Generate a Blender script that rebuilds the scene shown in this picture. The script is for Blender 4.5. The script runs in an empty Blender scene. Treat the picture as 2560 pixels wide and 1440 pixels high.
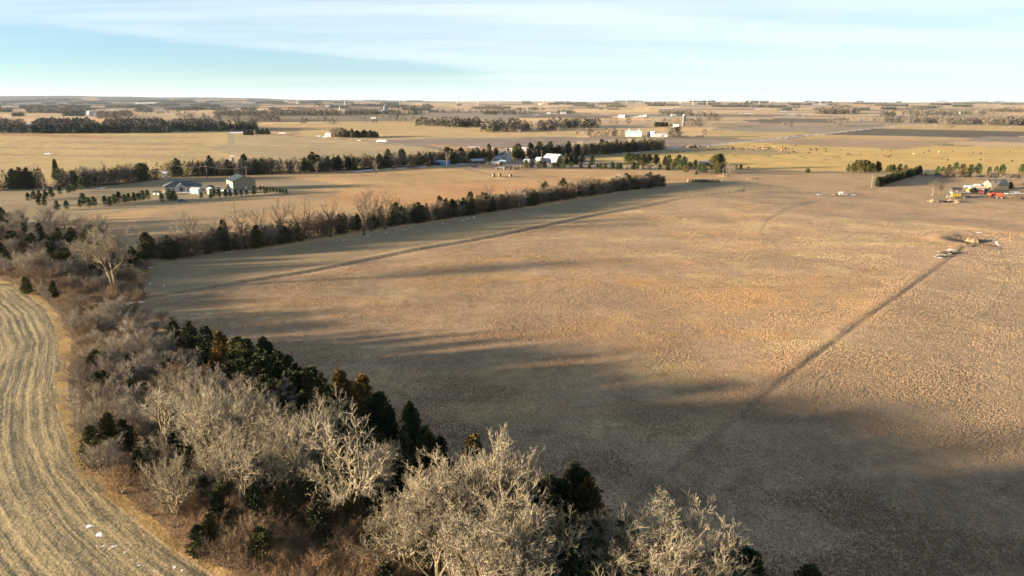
import bpy, bmesh, math, random
import numpy as np
from mathutils import Vector, Matrix

random.seed(7)
RNG = np.random.default_rng(11)
SC = bpy.context.scene
COL = SC.collection
PI = math.pi

# ------------------------------------------------------------------ camera
H = 50.0                      # flying height of the drone, metres
F = 1730.0                    # focal length for a 2560 px wide frame
PITCH = math.radians(15.3)
cam_d = bpy.data.cameras.new('camera')
cam_d.sensor_width = 36.0
cam_d.lens = 36.0 * F / 2560.0
cam_d.clip_start = 0.5
cam_d.clip_end = 60000
cam = bpy.data.objects.new('camera', cam_d)
cam.location = (0, 0, H)
cam.rotation_euler = (PI / 2 - PITCH, 0, 0)
COL.objects.link(cam)
SC.camera = cam

# ------------------------------------------------------------------ light
SUN_EL = math.radians(6.6)
SUN_TH = math.radians(14.0)   # light travels towards +X, turned this much towards +Y
travel = Vector((math.cos(SUN_TH) * math.cos(SUN_EL), math.sin(SUN_TH) * math.cos(SUN_EL), -math.sin(SUN_EL)))
sun_d = bpy.data.lights.new('sun', 'SUN')
sun_d.energy = 5.0
sun_d.angle = math.radians(3.2)
sun_d.color = (1.0, 0.78, 0.53)
sun = bpy.data.objects.new('sun', sun_d)
sun.rotation_euler = travel.to_track_quat('-Z', 'Y').to_euler()
sun.location = (-60, -20, 120)
COL.objects.link(sun)

W = bpy.data.worlds.new('World')
SC.world = W
W.use_nodes = True
SC.view_settings.view_transform = 'Standard'
SC.view_settings.look = 'None'
SC.view_settings.gamma = 1.0
SC.view_settings.use_curve_mapping = False
SC.view_settings.exposure = 2.6


def build_world():
    nt = W.node_tree
    N, L = nt.nodes, nt.links
    N.clear()

    def node(t, **kw):
        n = N.new(t)
        for k, v in kw.items():
            setattr(n, k, v)
        return n

    def mth(op, a, b=None, c=None, clamp=False):
        n = node('ShaderNodeMath', operation=op, use_clamp=clamp)
        for i, v in enumerate((a, b, c)):
            if v is None:
                continue
            if isinstance(v, (int, float)):
                n.inputs[i].default_value = v
            else:
                L.new(v, n.inputs[i])
        return n.outputs[0]

    def sstep(v, lo, hi):
        n = node('ShaderNodeMapRange', interpolation_type='SMOOTHSTEP')
        L.new(v, n.inputs['Value'])
        n.inputs['From Min'].default_value = lo
        n.inputs['From Max'].default_value = hi
        return n.outputs[0]

    out = node('ShaderNodeOutputWorld')
    bg = node('ShaderNodeBackground')
    L.new(bg.outputs[0], out.inputs[0])
    sky = node('ShaderNodeTexSky', sky_type='NISHITA')
    sky.sun_disc = False
    sky.sun_elevation = SUN_EL
    # sun stands in direction -travel; Nishita rotation is measured from +Y clockwise
    sky.sun_rotation = math.atan2(-travel.x, -travel.y)
    sky.altitude = 400
    sky.air_density = 0.7
    sky.dust_density = 0.0
    sky.ozone_density = 3.0
    tc = node('ShaderNodeTexCoord')
    sep = node('ShaderNodeSeparateXYZ')
    L.new(tc.outputs['Generated'], sep.inputs[0])
    x, y, z = sep.outputs
    zc = mth('MAXIMUM', z, 0.0)
    # cloud sheet seen as a plane overhead
    den = mth('ADD', zc, 0.05)
    comb = node('ShaderNodeCombineXYZ')
    L.new(mth('DIVIDE', x, den), comb.inputs[0])
    L.new(mth('DIVIDE', y, den), comb.inputs[1])
    mp = node('ShaderNodeMapping')
    L.new(comb.outputs[0], mp.inputs['Vector'])
    mp.inputs['Rotation'].default_value = (0, 0, math.radians(62))
    mp.inputs['Scale'].default_value = (0.10, 0.42, 1.0)
    n1 = node('ShaderNodeTexNoise')
    n1.inputs['Scale'].default_value = 1.8
    n1.inputs['Detail'].default_value = 9
    n1.inputs['Roughness'].default_value = 0.64
    n1.inputs['Distortion'].default_value = 0.5
    L.new(mp.outputs[0], n1.inputs['Vector'])
    streak = sstep(n1.outputs['Fac'], 0.30, 0.66)
    # the clear opening between two cloud sheets, in the left part of the view
    az = mth('ARCTAN2', x, y)
    naz = mth('MAXIMUM', mth('MULTIPLY', az, -1.0 / 0.606), 0.0)
    up = mth('MULTIPLY_ADD', mth('POWER', naz, 0.72), 0.053, 0.034)
    n2 = node('ShaderNodeTexNoise')
    n2.inputs['Scale'].default_value = 1.0
    n2.inputs['Detail'].default_value = 5
    n2.inputs['Roughness'].default_value = 0.6
    m2 = node('ShaderNodeMapping')
    L.new(tc.outputs['Generated'], m2.inputs['Vector'])
    m2.inputs['Scale'].default_value = (6.0, 6.0, 90.0)
    L.new(m2.outputs[0], n2.inputs['Vector'])
    wob = mth('ADD', mth('MULTIPLY_ADD', n1.outputs['Fac'], 0.022, -0.011), mth('MULTIPLY_ADD', n2.outputs['Fac'], 0.020, -0.010))
    edge = mth('SUBTRACT', mth('ADD', up, wob), zc)
    gap = mth('MULTIPLY', sstep(edge, -0.001, 0.010), sstep(zc, 0.004, 0.040))
    gap = mth('MULTIPLY', gap, sstep(mth('ADD', az, mth('MULTIPLY', wob, 6.0)), 0.06, -0.10))
    dens = mth('MULTIPLY_ADD', streak, 0.38, 0.58, clamp=True)
    dens = mth('MULTIPLY', dens, mth('SUBTRACT', 1.0, mth('MULTIPLY', gap, 0.62)))
    dens = mth('MULTIPLY', dens, mth('MULTIPLY_ADD', sstep(az, -0.65, 0.2), 0.25, 0.75))
    # a thin sheet: seen edge-on it is dense, looked through straight up it is thin
    thin = mth('DIVIDE', 0.16, mth('MAXIMUM', zc, 0.16))
    dens = mth('MULTIPLY', dens, mth('MULTIPLY_ADD', thin, 0.75, 0.25))
    # clear sky of the place: Nishita, a little cooler
    tint = node('ShaderNodeMix', data_type='RGBA', blend_type='MULTIPLY')
    tint.inputs['Factor'].default_value = 1.0
    L.new(sky.outputs[0], tint.inputs['A'])
    tint.inputs['B'].default_value = SKY_TINT
    cl = node('ShaderNodeMix', data_type='RGBA')
    L.new(dens, cl.inputs['Factor'])
    L.new(tint.outputs['Result'], cl.inputs['A'])
    cl.inputs['B'].default_value = CLOUD
    L.new(cl.outputs['Result'], bg.inputs['Color'])
    bg.inputs['Strength'].default_value = SKY_STR


SKY_STR = 0.05
SKY_TINT = (0.84, 0.82, 0.76, 1)
CLOUD = (2.98, 3.42, 3.56, 1)
build_world()

# ------------------------------------------------------------------ noise and terrain
def _hash(ix, iy, seed):
    h = (ix.astype(np.int64) * 374761393 + iy.astype(np.int64) * 668265263 + seed * 1442695041) & 0xFFFFFFFF
    h = ((h ^ (h >> 13)) * 1274126177) & 0xFFFFFFFF
    h = h ^ (h >> 16)
    return (h & 0xFFFF) / 65535.0


def vnoise(x, y, seed=0):
    x = np.asarray(x, float)
    y = np.asarray(y, float)
    ix, iy = np.floor(x), np.floor(y)
    fx, fy = x - ix, y - iy
    fx = fx * fx * (3 - 2 * fx)
    fy = fy * fy * (3 - 2 * fy)
    a = _hash(ix, iy, seed)
    b = _hash(ix + 1, iy, seed)
    c = _hash(ix, iy + 1, seed)
    d = _hash(ix + 1, iy + 1, seed)
    return (a + (b - a) * fx) * (1 - fy) + (c + (d - c) * fx) * fy


def fbm(x, y, seed=0, octv=4, gain=0.5):
    s, amp, tot, f = 0.0, 1.0, 0.0, 1.0
    for o in range(octv):
        s = s + amp * vnoise(np.asarray(x) * f + 17.3 * o, np.asarray(y) * f - 9.1 * o, seed + o)
        tot += amp
        amp *= gain
        f *= 2.03
    return s / tot


def sst(v, lo, hi):
    t = np.clip((np.asarray(v, float) - lo) / (hi - lo), 0, 1)
    return t * t * (3 - 2 * t)


def seg_dist(x, y, pts):
    """distance to a polyline and the signed side (+ = right of travel direction)"""
    best = np.full(np.shape(x), 1e9)
    side = np.zeros(np.shape(x))
    along = np.zeros(np.shape(x))
    acc = 0.0
    for (ax, ay), (bx, by) in zip(pts[:-1], pts[1:]):
        dx, dy = bx - ax, by - ay
        l2 = dx * dx + dy * dy
        ln = math.sqrt(l2)
        t = np.clip(((x - ax) * dx + (y - ay) * dy) / l2, 0, 1)
        qx, qy = ax + t * dx, ay + t * dy
        d = np.hypot(x - qx, y - qy)
        s = ((x - ax) * dy - (y - ay) * dx)
        m = d < best
        best = np.where(m, d, best)
        side = np.where(m, np.sign(s), side)
        along = np.where(m, acc + t * ln, along)
        acc += ln
    return best, side, along


def ray(px, py):
    u = (px - 1280.0) / F
    v = (720.0 - py) / F
    c, s = math.cos(PITCH), math.sin(PITCH)
    return u, c + v * s, v * c - s


def flat(px, py, z=0.0):
    dx, dy, dz = ray(px, py)
    t = (z - H) / dz
    return dx * t, dy * t


def fl(pts):
    return [flat(*p) for p in pts]


# lines that shape the ground (world metres, found from the survey picture)
TERRACE = fl([(250, 765), (400, 735), (740, 682), (1000, 633), (1250, 588), (1500, 534), (1700, 497), (1850, 479)])
DITCH = fl([(1480, 1330), (1560, 1268), (1650, 1195), (1860, 1030), (2060, 875), (2210, 765), (2330, 680), (2420, 612)])
LANE = fl([(2200, 462), (2130, 480), (2050, 500), (1975, 523), (1920, 548)])


def terrain(x, y):
    x = np.asarray(x, float)
    y = np.asarray(y, float)
    r = np.hypot(x, y)
    near = 1 - sst(r, 700, 1800)
    z = near * (1.5 * (fbm(x / 75 + y / 260, y / 60, 3, 2) - 0.5) + 0.22 * (fbm(x / 16, y / 13, 9, 2) - 0.5))
    far = sst(r, 1500, 4500)
    z = z + far * (46 * (fbm(x / 1900, y / 1500, 21, 3) - 0.52))
    az = np.arctan2(x, y)
    z = z + 105 * sst(az, 0.02, -0.62) * np.exp(-((r - 13500) / 2600.0) ** 2) * (0.72 + 0.5 * fbm(x / 1300, y / 1300, 5, 3))
    z = z - 26 * sst(r, 9000, 19000) * sst(az, -0.3, 0.1)
    m = (r < 600)
    if np.any(m):
        xm, ym = x[m] if x.ndim else x, y[m] if y.ndim else y
        d, s, a = seg_dist(xm, ym, TERRACE)
        bump = 0.38 * np.exp(-(((d * s) + 1.2) / 1.6) ** 2) - 0.15 * np.exp(-(((d * s) - 2.2) / 1.5) ** 2)
        d2, s2, a2 = seg_dist(xm, ym, DITCH)
        fade = sst(a2, 2, 45) * (0.6 + 0.8 * vnoise(a2 / 9, a2 * 0, 15))
        bump = bump + fade * (0.08 * np.exp(-(((d2 * s2) + 2.3) / 1.5) ** 2) - 0.10 * np.exp(-((d2 * s2) / 0.8) ** 2))
        d3, s3, a3 = seg_dist(xm, ym, LANE)
        bump = bump - 0.10 * np.exp(-((d3) / 1.5) ** 2)
        px, py = flat(2440, 603)
        q = np.hypot((xm - px) / 9.0, (ym - py) / 7.0)
        bump = bump - 0.9 * np.exp(-(q ** 2)) + 0.6 * np.exp(-(((q - 1.35) / 0.4) ** 2)) * sst(xm - px, 1, -4)
        if x.ndim:
            z[m] += bump
        else:
            z = z + bump
    return z


def tz(x, y):
    return float(terrain(np.array([x]), np.array([y]))[0])


def G(px, py):
    """where the line of sight of a survey pixel meets the land"""
    dx, dy, dz = ray(px, py)
    if py > 330:
        t = -H / dz
        for _ in range(5):
            t = (tz(dx * t, dy * t) - H) / dz
        return dx * t, dy * t
    t = np.geomspace(300, 19500, 1300)
    zz = H + dz * t
    hit = np.nonzero(zz < terrain(dx * t, dy * t))[0]
    tt = t[hit[0]] if len(hit) else 19000.0
    return dx * tt, dy * tt


def GT(px, py, h):
    """ground point under a crown top that is seen at a pixel, for a tree of height h"""
    x, y = flat(px, py, h)
    x, y = flat(px, py, h + tz(x, y))
    return x, y


# ------------------------------------------------------------------ materials
MATS = {}


def newmat(name):
    m = bpy.data.materials.new(name)
    m.use_nodes = True
    MATS[name] = m
    nt = m.node_tree
    b = nt.nodes['Principled BSDF']
    return m, nt, b


def plain(name, rgb, rough=0.8, var=0.12, scale=3.0, metal=0.0, spec=0.3):
    """painted or raw surface with mottled wear"""
    m, nt, b = newmat(name)
    L = nt.links
    tc = nt.nodes.new('ShaderNodeTexCoord')
    n = nt.nodes.new('ShaderNodeTexNoise')
    n.inputs['Scale'].default_value = scale
    n.inputs['Detail'].default_value = 4
    L.new(tc.outputs['Object'], n.inputs['Vector'])
    r = nt.nodes.new('ShaderNodeValToRGB')
    r.color_ramp.elements[0].position = 0.3
    r.color_ramp.elements[1].position = 0.7
    r.color_ramp.elements[0].color = tuple(c * (1 - var) for c in rgb) + (1,)
    r.color_ramp.elements[1].color = tuple(min(1, c * (1 + var)) for c in rgb) + (1,)
    L.new(n.outputs['Fac'], r.inputs[0])
    L.new(r.outputs[0], b.inputs['Base Color'])
    b.inputs['Roughness'].default_value = rough
    b.inputs['Metallic'].default_value = metal
    b.inputs['Specular IOR Level'].default_value = spec
    return m


def plantmat(name, c0, c1, var=0.35, rough=0.9, scale=0.9, trans=0.0):
    """vegetation: colour differs from clump to clump and from plant to plant"""
    m, nt, b = newmat(name)
    L = nt.links
    N = nt.nodes
    tc = N.new('ShaderNodeTexCoord')
    oi = N.new('ShaderNodeObjectInfo')
    n = N.new('ShaderNodeTexNoise')
    n.inputs['Scale'].default_value = scale
    n.inputs['Detail'].default_value = 3
    L.new(tc.outputs['Object'], n.inputs['Vector'])
    ad = N.new('ShaderNodeMath')
    ad.operation = 'MULTIPLY_ADD'
    L.new(oi.outputs['Random'], ad.inputs[0])
    ad.inputs[1].default_value = 0.5
    sub = N.new('ShaderNodeMath')
    sub.operation = 'SUBTRACT'
    L.new(n.outputs['Fac'], sub.inputs[0])
    sub.inputs[1].default_value = 0.25
    L.new(sub.outputs[0], ad.inputs[2])
    r = N.new('ShaderNodeValToRGB')
    r.color_ramp.elements[0].position = 0.15
    r.color_ramp.elements[1].position = 0.85
    r.color_ramp.elements[0].color = c0 + (1,)
    r.color_ramp.elements[1].color = c1 + (1,)
    L.new(ad.outputs[0], r.inputs[0])
    L.new(r.outputs[0], b.inputs['Base Color'])
    b.inputs['Roughness'].default_value = rough
    b.inputs['Specular IOR Level'].default_value = 0.15
    return m


plantmat('bark_pale', (0.11, 0.092, 0.06), (0.20, 0.168, 0.105))
plantmat('twig_pale', (0.12, 0.106, 0.078), (0.35, 0.31, 0.23))
plantmat('bark_grey', (0.09, 0.074, 0.058), (0.17, 0.14, 0.11))
plantmat('twig_grey', (0.105, 0.092, 0.078), (0.28, 0.245, 0.20))
plantmat('bark_dark', (0.06, 0.05, 0.038), (0.12, 0.10, 0.072))
plantmat('twig_brown', (0.115, 0.080, 0.052), (0.20, 0.14, 0.088))
plantmat('twig_red', (0.16, 0.105, 0.062), (0.27, 0.178, 0.105))
plantmat('cedar_green', (0.022, 0.032, 0.015), (0.066, 0.070, 0.028), scale=0.7)
plantmat('cedar_bronze', (0.060, 0.048, 0.016), (0.17, 0.105, 0.028), scale=0.6)
plantmat('cedar_olive', (0.045, 0.050, 0.018), (0.10, 0.085, 0.028), scale=0.6)
plantmat('pine_green', (0.030, 0.048, 0.020), (0.062, 0.085, 0.032), scale=0.8)
plantmat('far_bare', (0.055, 0.051, 0.046), (0.125, 0.110, 0.09), scale=0.12)
plantmat('far_green', (0.022, 0.032, 0.022), (0.050, 0.058, 0.036), scale=0.12)
plantmat('hay', (0.17, 0.125, 0.07), (0.26, 0.19, 0.105), scale=2.0)
plantmat('weathered_hay', (0.10, 0.085, 0.06), (0.20, 0.165, 0.11), scale=2.0)
plantmat('dry_grass', (0.30, 0.215, 0.115), (0.46, 0.335, 0.185), scale=0.05)

plain('wall_tan', (0.25, 0.215, 0.145), 0.6, 0.06)
plain('wall_grey', (0.34, 0.35, 0.34), 0.65, 0.06)
plain('wall_white', (0.36, 0.36, 0.355), 0.55, 0.06)
plain('wall_blue', (0.07, 0.22, 0.42), 0.5, 0.12)
plain('wall_beige', (0.34, 0.28, 0.20), 0.7, 0.08)
plain('roof_slate', (0.022, 0.029, 0.038), 0.6, 0.15)
plain('roof_grey', (0.062, 0.074, 0.088), 0.6, 0.12)
plain('roof_white', (0.31, 0.34, 0.365), 0.45, 0.08)
plain('roof_bluegrey', (0.26, 0.36, 0.42), 0.5, 0.1)
plain('roof_rust', (0.30, 0.16, 0.10), 0.8, 0.3)
plain('trim_white', (0.52, 0.52, 0.51), 0.5, 0.05)
plain('glass_dark', (0.03, 0.04, 0.05), 0.1, 0.05, spec=0.6)
plain('wood_grey', (0.17, 0.14, 0.105), 0.9, 0.25, 6)
plain('wood_dark', (0.06, 0.05, 0.045), 0.9, 0.3, 6)
plain('concrete', (0.42, 0.40, 0.37), 0.85, 0.12)
plain('metal_grey', (0.36, 0.37, 0.38), 0.45, 0.12, metal=0.3)
plain('rubber', (0.025, 0.025, 0.025), 0.85, 0.2)
plain('paint_orange', (0.28, 0.042, 0.02), 0.5, 0.12)
plain('paint_yellow', (0.20, 0.15, 0.025), 0.5, 0.12)
plain('paint_red', (0.09, 0.016, 0.016), 0.5, 0.15)
plain('paint_green', (0.05, 0.16, 0.05), 0.5, 0.15)
plain('paint_blue', (0.05, 0.08, 0.13), 0.4, 0.1)
plain('paint_white', (0.48, 0.48, 0.475), 0.4, 0.05)
plain('paint_dark', (0.05, 0.055, 0.06), 0.4, 0.2)
plain('turbine_white', (0.40, 0.40, 0.40), 0.5, 0.03, 0.2)
plain('snow', (0.78, 0.80, 0.84), 0.7, 0.06)
plain('cow_black', (0.022, 0.020, 0.019), 0.85, 0.3, 2)
plain('cow_brown', (0.16, 0.07, 0.035), 0.85, 0.3, 2)
plain('cow_tan', (0.36, 0.24, 0.12), 0.85, 0.3, 2)
plain('earth', (0.17, 0.125, 0.08), 0.95, 0.25, 1.5)


def ground_material():
    m, nt, b = newmat('ground')
    N, L = nt.nodes, nt.links

    def attr(name):
        n = N.new('ShaderNodeAttribute')
        n.attribute_name = name
        return n

    def noise(scale, detail=4, rough=0.6, vec=None, dist=0.0):
        n = N.new('ShaderNodeTexNoise')
        n.inputs['Scale'].default_value = scale
        n.inputs['Detail'].default_value = detail
        n.inputs['Roughness'].default_value = rough
        n.inputs['Distortion'].default_value = dist
        L.new(vec or tc.outputs['Object'], n.inputs['Vector'])
        return n.outputs['Fac']

    def mth(op, a, b_=None, c=None, clamp=False):
        n = N.new('ShaderNodeMath')
        n.operation = op
        n.use_clamp = clamp
        for i, v in enumerate((a, b_, c)):
            if v is None:
                continue
            if isinstance(v, (int, float)):
                n.inputs[i].default_value = v
            else:
                L.new(v, n.inputs[i])
        return n.outputs[0]

    def mix(f, a, b_, mode='MIX'):
        n = N.new('ShaderNodeMix')
        n.data_type = 'RGBA'
        n.blend_type = mode
        for sock, v in (('Factor', f), ('A', a), ('B', b_)):
            s = n.inputs[sock]
            if isinstance(v, (int, float)):
                s.default_value = v
            elif isinstance(v, tuple):
                s.default_value = v
            else:
                L.new(v, s)
        return n.outputs['Result']

    tc = N.new('ShaderNodeTexCoord')
    col = attr('Col').outputs['Color']
    snow = attr('snow').outputs['Fac']
    stub = attr('stub').outputs['Fac']
    rowd = attr('rowd').outputs['Fac']
    tall = attr('tall').outputs['Fac']
    fine = noise(2.2, 3, 0.65)
    mid = noise(0.35, 4, 0.6)
    big = noise(0.045, 4, 0.55)
    # grass: light heads and dark gaps
    f1 = mth('MULTIPLY_ADD', fine, 1.1, 0.45)
    f2 = mth('MULTIPLY_ADD', mid, 1.0, 0.5)
    f3 = mth('MULTIPLY_ADD', big, 0.7, 0.65)
    amp = mth('MULTIPLY', mth('MULTIPLY', f1, f2), f3)
    amp = mth('MULTIPLY_ADD', mth('SUBTRACT', amp, 1.0), mth('MULTIPLY_ADD', tall, 0.75, 0.25), 1.0)
    comb = N.new('ShaderNodeCombineColor')
    for i in range(3):
        L.new(amp, comb.inputs[i])
    c = mix(1.0, col, comb.outputs[0], 'MULTIPLY')
    # harvested maize: stalk rows that follow the edge of the wood
    wob = mth('MULTIPLY_ADD', noise(0.35, 3, 0.6), 1.6, -0.8)
    along = attr('along').outputs['Fac']
    rc = N.new('ShaderNodeCombineXYZ')
    L.new(mth('MULTIPLY', mth('ADD', rowd, mth('MULTIPLY', wob, 0.22)), 1.0), rc.inputs[0])
    L.new(mth('MULTIPLY', along, 0.022), rc.inputs[1])
    lines = noise(1.5, 4, 0.85, vec=rc.outputs[0])
    ph = mth('MULTIPLY', mth('ADD', rowd, wob), 2 * PI / 1.52)
    wave = mth('MULTIPLY_ADD', mth('SINE', ph), 0.5, 0.5)
    ph2 = mth('MULTIPLY', mth('ADD', rowd, mth('MULTIPLY', wob, 2.0)), 2 * PI / 6.1)
    wave2 = mth('MULTIPLY_ADD', mth('SINE', ph2), 0.5, 0.5)
    straw = mth('ADD', mth('MULTIPLY', wave, 0.16), mth('MULTIPLY', noise(2.4, 5, 0.8), 1.7))
    straw = mth('ADD', straw, mth('MULTIPLY', lines, 2.6))
    straw = mth('ADD', straw, mth('MULTIPLY', wave2, 0.10))
    straw = mth('ADD', straw, mth('MULTIPLY', noise(0.09, 3, 0.6), 0.7))
    straw = mth('SUBTRACT', straw, 2.34)
    straw = mth('MULTIPLY', straw, 1.5, clamp=True)
    sc_ = mix(straw, (0.115, 0.104, 0.072, 1), (0.43, 0.335, 0.18, 1))
    c = mix(stub, c, sc_)
    # old snow
    sn = mth('MULTIPLY', mth('SUBTRACT', mth('ADD', snow, mth('MULTIPLY_ADD', noise(0.9, 3, 0.6), 0.7, -0.35)), 0.42), 5.0, clamp=True)
    c = mix(sn, c, (0.76, 0.79, 0.84, 1))
    L.new(c, b.inputs['Base Color'])
    b.inputs['Roughness'].default_value = 0.95
    b.inputs['Specular IOR Level'].default_value = 0.1
    hgt = mth('ADD', mth('MULTIPLY', fine, 0.16), mth('MULTIPLY', mid, 0.20))
    hgt = mth('ADD', hgt, mth('MULTIPLY', mth('MULTIPLY', wave, stub), 0.03))
    bp = N.new('ShaderNodeBump')
    bp.inputs['Distance'].default_value = 1.0
    L.new(mth('MULTIPLY_ADD', tall, -0.35, 0.75), bp.inputs['Strength'])
    L.new(hgt, bp.inputs['Height'])
    L.new(bp.outputs[0], b.inputs['Normal'])
    return m


ground_material()

# ------------------------------------------------------------------ object helpers
def mesh_obj(name, verts, faces, mat, parent=None, smooth=False):
    me = bpy.data.meshes.new(name)
    me.from_pydata([tuple(v) for v in verts], [], faces)
    if mat:
        me.materials.append(MATS[mat])
    if smooth:
        me.polygons.foreach_set('use_smooth', [True] * len(me.polygons))
    me.update()
    o = bpy.data.objects.new(name, me)
    COL.objects.link(o)
    o.parent = parent
    return o


def tag(o, label, cat, group=None, kind=None):
    o['label'] = label
    o['category'] = cat
    if group:
        o['group'] = group
    if kind:
        o['kind'] = kind
    return o


def thing(name, label, cat, loc=(0, 0, 0), rz=0.0, group=None):
    o = bpy.data.objects.new(name, None)
    o.empty_display_size = 0.5
    COL.objects.link(o)
    o.location = loc
    o.rotation_euler = (0, 0, rz)
    return tag(o, label, cat, group)


class MB:
    """collects shapes for one mesh"""

    def __init__(self):
        self.v, self.f = [], []

    def add(self, vs, fs):
        k = len(self.v)
        self.v += [tuple(p) for p in vs]
        self.f += [tuple(i + k for i in f) for f in fs]
        return self

    def box(self, x0, x1, y0, y1, z0, z1):
        vs = [(x, y, z) for z in (z0, z1) for x, y in ((x0, y0), (x1, y0), (x1, y1), (x0, y1))]
        return self.add(vs, [(3, 2, 1, 0), (4, 5, 6, 7), (0, 1, 5, 4), (1, 2, 6, 5), (2, 3, 7, 6), (3, 0, 4, 7)])

    def tube(self, p0, p1, r0, r1=None, n=6, caps=True):
        r1 = r0 if r1 is None else r1
        p0, p1 = Vector(p0), Vector(p1)
        d = (p1 - p0)
        if d.length < 1e-6:
            return self
        d.normalize()
        a = d.orthogonal().normalized()
        b = d.cross(a)
        vs = []
        for p, r in ((p0, r0), (p1, r1)):
            for i in range(n):
                t = 2 * PI * i / n
                vs.append(p + a * (r * math.cos(t)) + b * (r * math.sin(t)))
        fs = [(i, (i + 1) % n, n + (i + 1) % n, n + i) for i in range(n)]
        if caps:
            fs += [tuple(range(n - 1, -1, -1)), tuple(range(n, 2 * n))]
        return self.add(vs, fs)

    def prism(self, prof, y0, y1):
        """profile in x,z extruded along y"""
        n = len(prof)
        vs = [(x, y0, z) for x, z in prof] + [(x, y1, z) for x, z in prof]
        fs = [(i, (i + 1) % n, n + (i + 1) % n, n + i) for i in range(n)]
        fs += [tuple(range(n - 1, -1, -1)), tuple(range(n, 2 * n))]
        return self.add(vs, fs)

    def lathe(self, prof, n=16, cx=0, cy=0):
        vs, fs = [], []
        for r, z in prof:
            for i in range(n):
                t = 2 * PI * i / n
                vs.append((cx + r * math.cos(t), cy + r * math.sin(t), z))
        for k in range(len(prof) - 1):
            for i in range(n):
                fs.append((k * n + i, k * n + (i + 1) % n, (k + 1) * n + (i + 1) % n, (k + 1) * n + i))
        return self.add(vs, fs)

    def obj(self, name, mat, parent=None, smooth=False):
        return mesh_obj(name, self.v, self.f, mat, parent, smooth)


def copy_tree(o, parent=None):
    c = o.copy()
    COL.objects.link(c)
    c.parent = parent
    for ch in list(o.children):
        copy_tree(ch, c)
    return c

# ------------------------------------------------------------------ the land
def inpoly(x, y, poly):
    ins = np.zeros(x.shape, bool)
    n = len(poly)
    for i in range(n):
        x0, y0 = poly[i]
        x1, y1 = poly[(i + 1) % n]
        if y0 == y1:
            continue
        c = ((y0 > y) != (y1 > y)) & (x < (x1 - x0) * (y - y0) / (y1 - y0) + x0)
        ins ^= c
    return ins


STUB_EDGE = fl([(-420, 655), (-200, 672), (0, 703), (60, 718), (130, 772), (172, 842), (168, 900), (160, 960), (178, 1060),
                (228, 1160), (320, 1260), (440, 1360), (565, 1445), (760, 1580), (1100, 1800), (1600, 2200)])


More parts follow.
